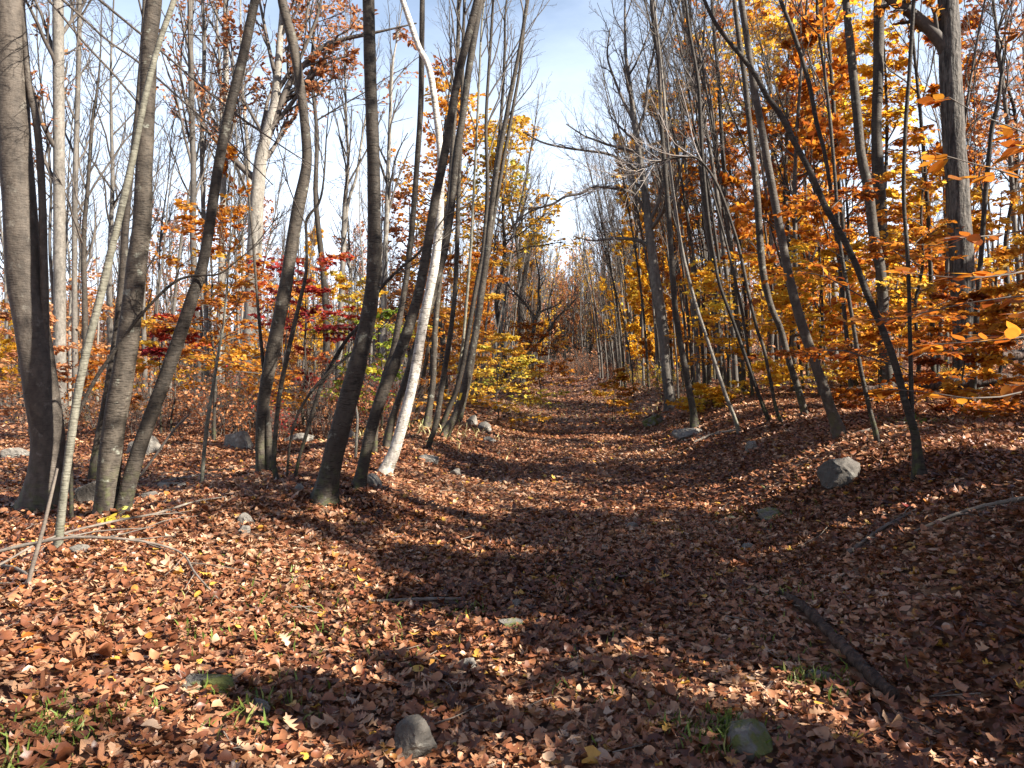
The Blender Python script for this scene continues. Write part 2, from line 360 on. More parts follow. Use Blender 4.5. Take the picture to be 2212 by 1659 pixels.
BEE = lobed([(0, .01), (.15, .17), (.4, .27), (.65, .23), (.85, .11), (1, .005)])
WID = lobed([(0, .01), (.06, .16), (.22, .36), (.45, .42), (.7, .34), (.82, .16), (.9, .12), (1, .01)])
def litter_pts(n, d0, d1, pw=1.0):
    d = (rs.rand(n) * (d1 ** pw - d0 ** pw) + d0 ** pw) ** (1 / pw)
    x = rs.uniform(-1, 1, n) * (d * .76 + .8)
    return x, d
def scatter(mb, n, d0, d1, T, Fs, size, tilt, pw=2.0, lift=.03, curl=1.0, mask=None):
    x, y = litter_pts(n, d0, d1, pw)
    if mask is not None: k = mask(x, y); x, y = x[k], y[k]
    keep = np.ones(len(x), bool)
    for ex, ey, ra, rb, ro in EXCL:
        c, s_ = math.cos(ro), math.sin(ro); a = (x - ex) * c + (y - ey) * s_; b = -(x - ex) * s_ + (y - ey) * c
        keep &= ((a / ra) ** 2 + (b / rb) ** 2 > .8) | (rs.rand(len(x)) < .04)
    x, y = x[keep], y[keep]
    n = len(x)
    z = hgt(x, y) + rs.rand(n) ** 1.5 * lift + .008
    p = np.stack([x, y, z], 1); az = rs.rand(n) * 6.283
    nn = np.stack([rs.normal(size=n) * tilt, rs.normal(size=n) * tilt, np.ones(n)], 1); nn = nrm(nn)
    d = np.stack([np.cos(az), np.sin(az), np.zeros(n)], 1); d = nrm(d - (d * nn).sum(1, keepdims=True) * nn)
    sz = size * np.clip(rs.lognormal(-.16, .33, n), .4, 1.45)
    p = p - d * (sz / 2)[:, None]
    low = np.minimum(0, d[:, 2] * sz); p[:, 2] -= low * .8
    cl = (rs.normal(size=n) * .55 * curl + .35 * curl, rs.normal(size=n) * 1.0 * curl + .5 * curl, rs.normal(size=n) * .8 * curl)
    patch = .12 * np.sin(x * 1.7 + 2 * np.sin(y * .9)) + .1 * np.sin(y * 2.3 - x)
    rnd = np.clip(rs.beta(1.7, 1.9, n) * .93 + patch * .6, 0, .94); sp = rs.rand(n); rnd = np.where(sp < .035, .95 + rs.rand(n) * .05, rnd)
    place(mb, T, Fs, p, d, nn, sz, rnd, cl)
EXCL = []
# grass blades in scattered tufts, one uncountable layer
gb = MB()
for (px, py, n, sp, hh) in [(555, 1535, 130, .16, .06), (120, 1600, 170, .10, .045), (40, 1640, 110, .09, .045), (170, 1560, 60, .08, .045), (310, 1540, 30, .05, .04), (1560, 1600, 200, .08, .06), (1010, 1330, 40, .1, .06), (690, 1370, 120, .3, .06), (470, 1370, 80, .25, .06), (1255, 1255, 120, .2, .04), (1640, 1120, 150, .4, .05), (1755, 1480, 120, .1, .06), (1565, 1580, 120, .12, .05), (620, 1250, 60, .3, .06), (1690, 1290, 60, .2, .06), (1180, 880, 400, 1.0, .09), (1120, 895, 300, .9, .09), (1420, 880, 400, 1.4, .09), (1340, 860, 200, .8, .07), (900, 930, 250, .8, .14), (760, 1390, 60, .2, .05), (1700, 1400, 60, .3, .05), (1400, 1490, 60, .3, .05), (1990, 920, 80, .25, .08)]:
    c = onground(px, py)
    x = c[0] + rs.normal(size=n) * sp; y = c[1] + rs.normal(size=n) * sp
    p = np.stack([x, y, hgt(x, y) + .01], 1); d = np.stack([rs.normal(size=n) * .5, rs.normal(size=n) * .5, np.ones(n)], 1)
    T = np.array([(0, .05, 0), (0, -.05, 0), (.6, .06, .15), (.6, -.06, .15), (1, 0, .55)]); Fs = [np.array([(0, 1, 3, 2)]), np.array([(2, 3, 4)])]
    place(gb, T, Fs, p, d, rs.normal(size=(n, 3)), hh * rs.uniform(.5, 1.5, n), np.clip(rs.normal(size=n) * .2 + (.35 if sp < .5 else .85), 0, 1))
o = gb.build('grass', M['grass']); o['kind'] = 'stuff'; o['label'] = 'short green grass and weeds poking through fallen leaves'

# ------------------------------------------------------------------ things
def thing(name, label, cat, loc=(0, 0, 0), group=None):
    o = bpy.data.objects.new(name, None); COL.objects.link(o); o.location = loc
    o.empty_display_size = .2
    o['label'] = label; o['category'] = cat
    if group: o['group'] = group
    return o
def trunk_mesh(P, Rd, s=14, flare=.35, seed=0):
    ph = rs.rand(6) * 6.28
    h = P[:, 2] - P[0, 2]
    def rm(N, k, an):
        f = np.exp(-np.maximum(h, 0) / .3)[None, :, None]
        lob = 1.7 * flare * f * (.5 + .6 * np.cos(3 * an + ph[0]) + .4 * np.cos(5 * an + ph[1]))[None, None, :]
        bump = .035 * np.sin(h * 5 + ph[2])[None, :, None] * np.cos(an + ph[3]) + .03 * np.sin(h * 11 + ph[4])[None, :, None] * np.cos(2 * an + ph[5])
        return 1 + lob + bump
    return tubes(P[None], Rd[None], s, rm)
def stem3d(pts, Y, lean=0., ext=0., sink=True, extup=.5, Rmin=.004):
    """photo polyline [(x, y, width px or None)] -> world polyline and radii on the depth plane Y (+lean)"""
    a = np.array([(p[0], p[1]) for p in pts], float); w = np.array([p[2] if len(p) > 2 else np.nan for p in pts], float)
    idx = np.arange(len(w)); ok = ~np.isnan(w); w = np.interp(idx, idx[ok], w[ok])
    P = np.array([at(x, y, Y) for x, y in a]); z0 = P[0, 2]
    if lean: P = np.array([at(x, y, Y + lean * max(p[2] - z0, 0)) for (x, y), p in zip(a, P)])
    r = w / F * P[:, 1] / 2
    if ext > 0:
        d = nrm(P[-1] - P[-2]); q = P[-1]; rr = r[-1]
        for j in range(4):
            d = nrm(d + np.array([rs.normal() * .05, rs.normal() * .05, extup * .25])); q = q + d * ext / 4; rr *= .72
            P = np.vstack([P, q]); r = np.append(r, rr)
    if sink:
        d = nrm(P[1] - P[0]); dn = nrm(np.array([d[0] * .5, d[1] * .5, -1.])); P = np.vstack([P[0] + np.array([-d[0] * .08, 0, -.14]), P]); r = np.append(r[0] * 1.08, r)
    n = max(10, int(len(P) * 5)); Q = densify(np.column_stack([P, r]), n)
    return Q[:, :3], np.maximum(Q[:, 3], Rmin)
def bare_crown(P, Rd, mb, nb, z0, ang=.55, ln=.22, sub=5, tw=4, fol=None, wig=.10, up=.12, flat=0., minr=.003):
    """branches of a bare crown from height fraction z0 up; returns twig polylines"""
    B, Br = grow(P[None], Rd[None], nb, z0, .98, ang, ln, 8, wig, up, .55, flat, minr * 1.6)
    mb.add(*tubes(B, Br, 4))
    C, Cr = grow(B, Br, sub, .2, .98, .65, .45, 5, wig * 1.3, up * .6, .6, flat, minr * 1.1)
    mb.add(*tubes(C, Cr, 3))
    if tw:
        D, Dr = grow(C, Cr, tw, .2, 1., .6, .5, 4, wig * 1.5, up * .4, .65, flat, minr * .8)
        mb.add(*tubes(D, Dr, 3)); return D
    return C
BASES = []
def traced(name, label, cat, bk, stems, Y=None, ext=3., nb=8, z0=.55, leaf=None, lean=0., flare=.3, group=None, sprays=(), limbs=(), tw=4, ln=.2, ang=.5, twm='twig', sides=14, lm=4, ls=.09, extup=.5, lrc=.5):
    b0 = onground(*stems[0][0][:2]) if Y is None else at(stems[0][0][0], stems[0][0][1], Y)
    Y = b0[1]
    loc = np.array([b0[0], Y, float(hgt(b0[0], Y))])
    root = thing(name, label, cat, loc, group); BASES.append((loc[0], Y, max(.03, stems[0][0][2] / F * Y / 2)))
    cm = MB(); fm = MB(); tips = []
    for si, st in enumerate(stems):
        P, Rd = stem3d(st, Y, lean, ext, si == 0 or st[0][1] > 900, extup)
        gap = P[0, 2] - float(hgt(P[0, 0], Y)) + .14
        if gap > .02 and (si == 0 or st[0][1] > 900):                                      # carry the foot down to the ground
            dn = np.linspace(1, 0, 5)[:-1, None] * np.array([0, 0, -gap]) + P[0]; P = np.vstack([dn, P]); Rd = np.concatenate([np.full(4, Rd[0]), Rd])
        tm = MB(); tm.add(*trunk_mesh(P, Rd, sides, flare)); tm.build('trunk', M[bk], root, loc)
        if nb: tips.append(bare_crown(P, Rd, cm, nb, z0, ang, ln, 5, tw))
    for lb_ in limbs:                                      # traced limbs, same depth unless a 3rd/4th value says otherwise
        P, Rd = stem3d(lb_, Y, 0, 0, False); cm.add(*tubes(P[None], Rd[None], 7))
        C, Cr = grow(P[None], Rd[None], 9, .15, 1., .8, .3, 6, .22, .05, .5, 0, .003); cm.add(*tubes(C, Cr, 4))
        D, Dr = grow(C, Cr, 5, .2, 1., .7, .6, 5, .28, .02, .6, 0, .0028); cm.add(*tubes(D, Dr, 3)); E, Er = grow(D, Dr, 3, .2, 1., .7, .6, 4, .25, .02, .7, 0, .0024); cm.add(*tubes(E, Er, 3)); tips.append(D)
    if leaf:
        for D in tips: leafed(fm, D, lm, ls, lrc)
    for sp in sprays: spray(cm, fm, Y, *sp)
    if cm.n: cm.build('crown', M[twm], root, loc)
    if fm.n: fm.build('foliage', M[leaf or 'rust'], root, loc)
    return root
def spray(cm, fm, Y, pts, nside=10, nl=7, size=.075, spread=.45, rc=.5, dY=0., w=3):
    """a flat leafy beech spray along a photo polyline"""
    Pp = np.array([at(p[0], p[1], Y + (p[2] if len(p) > 2 else dY)) for p in pts])
    P = densify(Pp, 14); r = np.linspace(w / F * Y / 2, .0016, 14)
    cm.add(*tubes(P[None], r[None], 4))
    C, Cr = grow(P[None], r[None], nside, .08, 1., .85, -spread * 1.3, 6, .1, -.03, .6, .85, .0016)
    cm.add(*tubes(C, Cr, 3))
    D, Dr = grow(C, Cr, 3, .15, .9, .8, .5, 4, .12, -.03, .7, .85, .0013); cm.add(*tubes(D, Dr, 3))
    rcs = np.clip(rc + rs.normal(size=len(D)) * .12, 0, 1)
    leafed(fm, D, nl, size, rcs, .14, tilt=.38); leafed(fm, C, nl, size, rc, .16, tilt=.38)
# ------------------------------------------------------------------ left row, traced stem by stem
T_ = traced
T_('beech_tree', 'thick smooth grey-brown trunk at the left edge, widest of all, with thin companion stem', 'tree', 'beech',
   [[(87, 1108, 86), (98, 1040, 72), (104, 950, 66), (88, 830, 67), (72, 732, 66), (52, 590, 66), (37, 370, 63), (28, 220, 60), (22, 0, 55), (16, -160, 48)],
    [(96, 1010, 12), (99, 900, 15), (98, 740, 17), (95, 580, 16), (90, 400, 15), (77, 250, 14), (62, 180, 13), (48, 20, 11), (40, -80, 9)]], ext=4, nb=7, z0=.6, flare=.22, sides=20,
   limbs=[[(30, -60, 8), (100, -5, 6), (180, 90, 5), (250, 165, 5), (300, 225, 4), (340, 270, 2)], [(32, -90, 8), (136, 0, 6), (230, 85, 5), (300, 135, 5), (420, 240, 4), (520, 330, 3), (590, 400, 2)], [(34, -150, 9), (215, 0, 6), (330, 95, 5), (470, 215, 4), (600, 310, 3), (680, 360, 2)]])
T_('sapling', 'slim pale greenish sapling rising bare right beside the thick left-edge trunk', 'sapling', 'sap',
   [[(124, 1200, 19), (133, 1110, 16), (144, 1016, 16), (166, 863, 17), (188, 754, 16), (218, 636, 16), (237, 555, 15), (281, 370, 14), (314, 207, 13), (344, 92, 12), (376, 0, 11), (400, -90, 9)]], ext=2, nb=6, z0=.7, flare=.15)
T_('dead_pole', 'thin dead grey stick propped against the slim pale sapling', 'stick', 'stick',
   [[(57, 1280, 9), (74, 1210, 9), (92, 1147, 8), (108, 1080, 7), (124, 1012, 5)]], ext=0, nb=0, flare=0)
T_('maple_tree', 'double-trunked grey maple forking at the ground, left of the path, yellow leaves at its foot', 'tree', 'grey',
   [[(229, 1122, 54), (232, 1060, 47), (240, 972, 46), (253, 880, 46), (267, 802, 45), (288, 644, 42), (297, 557, 40), (307, 480, 38), (312, 351, 34), (318, 222, 32), (323, 92, 32), (333, 0, 31), (342, -120, 26)],
    [(258, 1140, 34), (266, 1095, 31), (280, 1038, 31), (303, 962, 30), (328, 893, 29), (371, 775, 28), (415, 644, 25), (441, 557, 22), (470, 370, 21), (495, 240, 20), (525, 122, 20), (551, 0, 18), (575, -110, 15)]], ext=4, nb=9, z0=.72, flare=.2, sides=18)
T_('young_tree', 'dark thin trunk mostly hidden behind the double-trunked maple', 'tree', 'dark',
   [[(197, 1045, 15), (209, 960, 14), (230, 850, 13), (254, 700, 15), (267, 580, 17), (270, 500, 15), (282, 380, 12), (300, 200, 10), (312, 0, 8)]], ext=3, nb=6)
T_('sapling', 'thin upright sapling with a pale foot standing alone between double maple and grey boulder', 'sapling', 'sap',
   [[(435, 1055, 8), (440, 985, 8), (450, 900, 8), (461, 830, 7), (472, 760, 6), (483, 697, 5), (492, 600, 4), (497, 520, 3)]], ext=1, nb=12, z0=.4, flare=.1, tw=3, leaf='rust', lm=2, ls=.07)
T_('leaning_pole', 'slender dead pole leaning to the right over the leaves beyond the double maple', 'stick', 'stick',
   [[(297, 1038, 5), (335, 985, 5), (375, 930, 5), (408, 896, 4)]], ext=0, nb=0, flare=0)
T_('leaning_sapling', 'very thin bare sapling bent diagonally behind the pale sapling and across the double maple', 'sapling', 'dark',
   [[(160, 915, 8), (200, 830, 8), (245, 762, 7), (306, 679, 6), (371, 614, 6), (415, 596, 5), (472, 592, 4), (510, 565, 3)]], Y=6.6, ext=.6, nb=5, z0=.5, flare=0)
T_('maple_tree', 'kinked dark grey maple bowing right then left, twin stem at its foot', 'tree', 'grey',
   [[(565, 1030, 25), (563, 960, 22), (566, 893, 23), (577, 820, 27), (589, 759, 29), (616, 625, 28), (626, 557, 26), (642, 462, 27), (657, 390, 24), (663, 340, 21), (659, 277, 20), (651, 203, 19), (635, 103, 21), (613, 18, 20), (600, -70, 16)],
    [(582, 1030, 15), (581, 960, 15), (577, 890, 13), (574, 850, 9)]], ext=4, nb=8, z0=.75, flare=.15, sides=16)
T_('sapling', 'thin crooked grey sapling curving beside the kinked maple, hooked at its foot', 'sapling', 'grey',
   [[(602, 1046, 12), (594, 1020, 11), (592, 977, 10), (603, 860, 10), (619, 776, 10), (646, 658, 9), (661, 590, 7), (662, 517, 6), (663, 473, 6), (690, 436, 5), (700, 380, 4)]], ext=1.5, nb=9, z0=.55, flare=.1)
T_('leaning_sapling', 'dark slender sapling leaning hard right into the big straight grey trunk', 'sapling', 'dark',
   [[(636, 1041, 8), (646, 990, 7), (660, 944, 8), (690, 843, 9), (717, 786, 9), (750, 732, 8), (777, 702, 8), (821, 625, 7), (871, 574, 6), (905, 545, 5), (960, 470, 3)]], ext=.6, nb=7, z0=.55, flare=.1)
T_('sapling', 'thin grey sapling with a sharp bend, twining past the dark leaning sapling', 'sapling', 'grey',
   [[(619, 1045, 5), (622, 1000, 5), (629, 944, 5), (646, 890, 6), (680, 836, 6), (720, 795, 5), (764, 759, 4), (800, 730, 3)]], ext=.5, nb=7, z0=.4, flare=.1)
T_('maple_tree', 'big straight grey maple with mossy lichen foot at the left edge of the path', 'tree', 'grey',
   [[(696, 1094, 58), (704, 1055, 47), (717, 994, 42), (731, 940, 42), (744, 893, 42), (767, 809, 40), (791, 709, 34), (804, 625, 32), (808, 555, 30), (808, 425, 28), (805, 296, 27), (800, 166, 26), (796, 0, 25), (794, -130, 21)]], ext=4.5, nb=9, z0=.72, flare=.28, sides=20)
T_('sapling', 'short whitish crooked stem between the big straight maple and its right neighbour', 'sapling', 'pale',
   [[(767, 1000, 6), (770, 950, 6), (772, 900, 5), (768, 870, 5), (774, 840, 4), (770, 800, 3)]], ext=.4, nb=5, z0=.5, flare=.1)
T_('maple_tree', 'dark leaning maple left of the white birch, sweeping right to the treetops', 'tree', 'dark',
   [[(770, 1063, 34), (779, 1030, 26), (787, 994, 24), (804, 920, 25), (828, 843, 26), (865, 759, 25), (898, 658, 22), (919, 556, 20), (938, 444, 19), (960, 333, 18), (979, 222, 17), (994, 148, 17), (1012, 74, 16), (1031, 0, 16), (1052, -90, 13)]], ext=4, nb=8, z0=.75, flare=.3, sides=16)
T_('birch_tree', 'white birch with peeling bark leaning right, the only white trunk', 'tree', 'birch',
   [[(828, 1030, 30), (839, 1003, 25), (851, 977, 24), (871, 910, 23), (895, 809, 22), (915, 692, 21), (932, 608, 20), (943, 540, 19), (951, 444, 17), (951, 333, 15), (942, 240, 14), (927, 148, 13), (905, 103, 12), (886, 48, 12), (866, -10, 11), (840, -80, 9)]], ext=3, nb=8, z0=.78, flare=.25, sides=16)
T_('maple_tree', 'grey leaning trunk just behind the white birch, crossing behind it', 'tree', 'grey',
   [[(833, 973, 18), (841, 930, 16), (851, 893, 15), (875, 826, 15), (902, 740, 17), (931, 650, 17), (952, 574, 17), (960, 540, 17), (975, 444, 16), (986, 333, 16), (1001, 240, 15), (1016, 129, 15), (1038, 0, 14), (1055, -90, 12)]], ext=4, nb=8, z0=.75)
T_('young_tree', 'narrow dark trunk rising straight between big straight maple and white birch', 'tree', 'dark',
   [[(806, 985, 14), (815, 880, 14), (835, 800, 14), (849, 759, 14), (871, 642, 13), (886, 540, 12), (894, 444, 12), (905, 296, 12), (910, 185, 12), (912, 0, 11), (913, -80, 9)]], ext=4, nb=8, z0=.6)
T_('young_tree', 'thin brown trunk leaning behind the white birch foot', 'tree', 'dark',
   [[(897, 898, 9), (908, 843, 9), (918, 793, 9), (935, 692, 8), (948, 600, 8), (965, 480, 7), (975, 330, 7)]], ext=4, nb=8, z0=.5)
T_('young_tree', 'upright lichen-spotted trunk right of the white birch', 'tree', 'grey',
   [[(920, 928, 18), (926, 890, 15), (935, 826, 13), (939, 726, 12), (946, 642, 12), (958, 540, 10), (972, 400, 9), (982, 250, 9), (990, 60, 8)]], ext=4, nb=10, z0=.5)
T_('young_tree', 'slender bowed trunk standing clear in front of the blazed clump', 'tree', 'grey',
   [[(923, 975, 11), (932, 945, 11), (942, 914, 12), (959, 809, 12), (972, 725, 11), (982, 642, 10), (986, 557, 10), (989, 480, 10), (991, 400, 9), (997, 260, 8), (1000, 100, 7), (1003, 0, 6)]], ext=3, nb=10, z0=.5)
blz = T_('maple_tree', 'twin-topped dark trunk painted with a small yellow trail blaze', 'tree', 'grey',
   [[(958, 949, 24), (966, 928, 20), (986, 893, 17), (1006, 826, 17), (1026, 725, 16), (1039, 642, 15), (1052, 545, 14), (1063, 444, 13), (1076, 351, 11), (1096, 240, 10), (1111, 166, 9), (1125, 92, 8), (1140, 0, 8), (1152, -60, 6)],
    [(1046, 592, 9), (1058, 520, 9), (1072, 440, 8), (1087, 351, 8), (1107, 240, 7), (1123, 148, 6), (1134, 40, 5)]], ext=2, nb=9, z0=.7, flare=.2, sides=16)
T_('young_tree', 'dark trunk leaning right, left neighbour of the blazed trunk', 'tree', 'dark',
   [[(952, 928, 12), (968, 886, 11), (986, 843, 11), (1002, 776, 11), (1019, 675, 10), (1034, 591, 10), (1044, 540, 9), (1053, 400, 8), (1050, 260, 7), (1062, 60, 6), (1066, -20, 5)]], ext=2, nb=11, z0=.5)
T_('young_tree', 'shaded trunk directly behind the blazed trunk, on its right', 'tree', 'dark',
   [[(992, 916, 10), (1002, 870, 10), (1016, 809, 10), (1029, 725, 9), (1040, 640, 8), (1050, 540, 8), (1062, 420, 7), (1080, 280, 7), (1090, 120, 6)]], ext=3, nb=11, z0=.5)
T_('young_tree', 'pale slim stem rising between the bowed trunk and the blazed trunk', 'tree', 'sap',
   [[(985, 895, 6), (987, 830, 6), (1000, 740, 6), (1008, 650, 6), (1018, 520, 6), (1025, 380, 5), (1034, 200, 5), (1040, 60, 4)]], ext=3, nb=11, z0=.5)
g_ = onground(245, 1140); sd_ = thing('seedling', 'yellow-leaved seedling at the foot of the double-trunked maple', 'seedling', g_)
cm = MB(); fm = MB(); SP = []
for a_, b_, y_ in ((226, 1118, -.12), (268, 1095, -.10), (252, 1108, -.2), (240, 1120, -.25), (274, 1112, -.2)):
    e_ = at(a_, b_, g_[1] + y_); SP.append(densify(np.array([g_, (g_ + e_) / 2 + (0, 0, .04), e_]), 6))
SP = np.array(SP); cm.add(*tubes(SP, np.full(SP.shape[:2], .003), 4)); leafed(fm, SP, 3, .085, .55, .2, BEE[0], BEE[1], .7, .4, .5)
cm.build('stem', M['twig'], sd_, g_); fm.build('foliage', M['olive'], sd_, g_)
# the painted blaze sits on the bark of its trunk
c = onground(958, 949); p = at(995, 856, c[1]); bb = MB()
xs = np.linspace(-1, 1, 5); zs = np.linspace(-1, 1, 4); rr_ = 17.5 / F * c[1] / 2 * 1.06
V = np.array([[p[0] + .02 * x_ + z_ * .018, p[1] - math.sqrt(max(rr_ ** 2 - (.02 * x_) ** 2, 0)) - .012, p[2] + z_ * .062] for z_ in zs for x_ in xs])
Fq_ = np.array([(r_ * 5 + q, r_ * 5 + q + 1, r_ * 5 + q + 6, r_ * 5 + q + 5) for r_ in range(3) for q in range(4)])
bb.add(V, Fq_); mm_, n_, b_ = mat('yellow_paint'); nz_ = noise(n_, 30, 4)
n_.links.new(mixc(n_, nz_.outputs['Fac'], (.62, .36, .01), (.85, .58, .03)), b_.inputs['Base Color']); b_.inputs['Roughness'].default_value = .6
bb.build('trail_blaze', mm_, blz, (c[0], c[1], float(hgt(c[0], c[1]))))

# ------------------------------------------------------------------ right row
T_('beech_tree', 'near forked beech on the right bank leaning far left, rusty leaf sprays', 'tree', 'dark',
   [[(1989, 1042, 30), (1983, 990, 20), (1977, 937, 17), (1956, 868, 15), (1932, 781, 15), (1904, 706, 14), (1877, 644, 14), (1848, 570, 13), (1823, 518, 13), (1782, 444, 13), (1753, 377, 12), (1716, 307, 12), (1686, 248, 12), (1656, 207, 11), (1634, 166, 10), (1605, 126, 10), (1571, 85, 9), (1542, 44, 8), (1517, -10, 7)],
    [(1975, 945, 10), (1970, 902, 10), (1967, 782, 9), (1965, 695, 8), (1963, 609, 8), (1960, 540, 8), (1952, 425, 8), (1956, 277, 8), (1965, 148, 8), (1974, 0, 8), (1985, -80, 6)]],
   ext=2, nb=5, z0=.85, flare=.3, leaf='rust', lrc=.35,
   sprays=[([(1935, 790), (1830, 758), (1700, 762, 5.2), (1570, 778, 5.0)], 16, 7, .07, .38, .32),
           ([(1960, 800), (1900, 770), (1820, 742, 5.1), (1740, 735, 4.9)], 10, 7, .07, .35, .3),
           ([(1880, 650), (1790, 600), (1700, 585, 6.), (1600, 600, 6.1)], 12, 6, .07, .35, .4),
           ([(1850, 575), (1760, 520, 5.4), (1660, 470, 5.2), (1560, 410, 5.)], 10, 6, .075, .35, .35),
           ([(1795, 450), (1850, 400, 5.3), (1900, 392, 5.), (1990, 400, 4.8)], 14, 8, .075, .4, .3),
           ([(1790, 450), (1730, 420, 5.4), (1680, 410, 5.2), (1600, 395, 5.1)], 10, 6, .075, .4, .45),
           ([(1960, 560), (1890, 520, 5.3), (1800, 495, 5.1), (1720, 500, 5.)], 14, 7, .075, .4, .35),
           ([(1960, 540), (2030, 480, 5.3), (2100, 440, 5.1), (2180, 430, 5.)], 12, 6, .075, .4, .55),
           ([(1966, 690), (2050, 650, 5.2), (2130, 640, 5.), (2212, 650, 4.9)], 14, 7, .075, .4, .45),
           ([(1966, 700), (1900, 670, 5.2), (1830, 655, 5.), (1760, 660, 4.9)], 12, 6, .075, .4, .4),
           ([(1968, 780), (2040, 740, 5.2), (2120, 720, 5.), (2220, 720, 4.9)], 14, 7, .075, .4, .4)])
T_('young_tree', 'thin curved trunk left of the near forked beech, dappled by sun', 'tree', 'dark',
   [[(1898, 963, 12), (1888, 920, 10), (1877, 878, 9), (1856, 781, 9), (1842, 695, 8), (1822, 575, 8), (1812, 500, 7), (1804, 388, 7), (1793, 259, 7), (1782, 166, 6), (1767, 55, 6), (1764, -20, 5)]], ext=2, nb=8, z0=.5, leaf='rust', lm=2)
T_('maple_tree', 'stout pale-sided maple crossing the right bank, sunlit branch shadows on its foot', 'tree', 'beech',
   [[(1815, 949, 32), (1805, 915, 24), (1794, 885, 22), (1777, 833, 21), (1753, 764, 20), (1725, 678, 20), (1705, 599, 18), (1682, 481, 17), (1660, 362, 16), (1645, 277, 15), (1627, 177, 14), (1612, 74, 13), (1601, 0, 13), (1590, -90, 11)]], ext=4, nb=9, z0=.68, flare=.25, sides=16)
T_('maple_tree', 'grey maple just left of the stout pale-sided one, running parallel', 'tree', 'grey',
   [[(1740, 901, 15), (1725, 843, 14), (1705, 782, 13), (1687, 713, 13), (1663, 654, 13), (1646, 570, 15), (1634, 407, 14), (1620, 277, 12), (1608, 166, 11), (1595, 74, 10), (1586, 0, 9), (1578, -70, 8)]], ext=4, nb=9, z0=.65)
T_('sapling', 'thin whippy sapling arching left with a long pale bare branch over the path', 'sapling', 'dark',
   [[(1691, 917, 8), (1677, 885, 7), (1663, 816, 7), (1649, 750, 7), (1636, 713, 7), (1618, 640, 7), (1601, 557, 7), (1586, 499, 6), (1549, 399, 6), (1509, 344, 5), (1470, 340, 4), (1420, 350, 3), (1350, 385, 2)]], ext=.5, nb=16, z0=.7, twm='twigpale', ln=.3)
T_('young_tree', 'thin dark trunk leaning left, next to the arching sapling', 'tree', 'dark',
   [[(1664, 918, 9), (1636, 844, 8), (1608, 764, 8), (1584, 695, 8), (1556, 620, 7), (1543, 557, 7), (1530, 470, 7), (1517, 333, 7), (1509, 185, 7), (1490, 70, 6), (1478, -20, 5)]], ext=3, nb=9, z0=.5)
T_('young_tree', 'whitish sun-flecked thin trunk leaning left above the yellow leaves', 'tree', 'pale',
   [[(1598, 939, 9), (1586, 900, 8), (1570, 861, 8), (1549, 799, 8), (1529, 737, 7), (1501, 651, 7), (1477, 557, 7), (1462, 470, 6), (1445, 340, 6), (1432, 180, 5), (1415, 20, 4)]], ext=3, nb=10, z0=.5)
T_('maple_tree', 'dark trunk rooted on a flat stone at the right edge of the path', 'tree', 'dark',
   [[(1500, 934, 19), (1497, 890, 15), (1490, 850, 14), (1481, 800, 14), (1470, 745, 13), (1458, 660, 13), (1452, 575, 12), (1447, 500, 11), (1440, 407, 10), (1428, 259, 9), (1424, 148, 9), (1410, 37, 8), (1404, -40, 7)]], ext=3, nb=10, z0=.5)
T_('oak_tree', 'gnarled pale-barked oak on the right with limbs reaching across the path', 'tree', 'far',
   [[(1450, 884, 28), (1444, 840, 22), (1438, 787, 21), (1432, 703, 22), (1422, 640, 22), (1413, 580, 21), (1404, 510, 19), (1395, 430, 16), (1384, 350, 13), (1372, 270, 13), (1362, 200, 10), (1352, 120, 7), (1350, 40, 5)]], ext=2, nb=14, z0=.35, ang=.9, ln=.2, flare=.25,
   limbs=[[(1388, 375, 7), (1350, 350, 6), (1310, 332, 6), (1262, 325, 5), (1215, 318, 5), (1170, 307, 4), (1130, 285, 3)],
          [(1400, 470, 7), (1370, 420, 7), (1330, 408, 6), (1281, 405, 6), (1255, 418, 6), (1221, 425, 5), (1195, 440, 5), (1150, 455, 4), (1110, 480, 2)],
          [(1408, 540, 9), (1380, 520, 8), (1330, 515, 6), (1280, 520, 4), (1240, 510, 3)],
          [(1372, 270, 7), (1345, 215, 6), (1325, 165, 5), (1312, 120, 4), (1318, 60, 3)],
          [(1376, 290, 8), (1395, 230, 7), (1400, 170, 6), (1412, 110, 5), (1420, 40, 3)]])
T_('oak_tree', 'large furrowed dark oak at the right with a heavy limb forking left', 'tree', 'oak',
   [[(2090, 845, 56), (2088, 790, 50), (2084, 700, 48), (2078, 580, 47), (2070, 444, 46), (2063, 333, 44), (2056, 222, 43), (2052, 111, 42), (2048, 0, 39), (2044, -120, 34)]], ext=4, nb=8, z0=.8, ang=.9, sides=20, leaf='orange', lm=5, ls=.13,
   limbs=[[(2050, 118, 34), (2028, 84, 27), (1990, 45, 25), (1955, 18, 22), (1923, -4, 20), (1880, -50, 14)]])
T_('dead_snag', 'tall dark broken-topped pole right of the large furrowed oak', 'snag', 'dark',
   [[(2102, 825, 12), (2108, 700, 11), (2119, 555, 10), (2128, 430, 10), (2139, 310, 9), (2144, 270, 9), (2156, 222, 8), (2163, 160, 6), (2168, 112, 4)]], Y=11, ext=0, nb=2, z0=.5, ln=.1)
T_('maple_tree', 'dark straight trunk with a sunlit right edge, left of the large furrowed oak', 'tree', 'dark',
   [[(1912, 880, 26), (1910, 780, 25), (1906, 640, 25), (1904, 517, 26), (1897, 370, 25), (1893, 277, 20), (1897, 166, 21), (1899, 0, 21), (1901, -90, 18)]], Y=15, ext=4, nb=10, z0=.6, leaf='orange', lm=4, ls=.12)
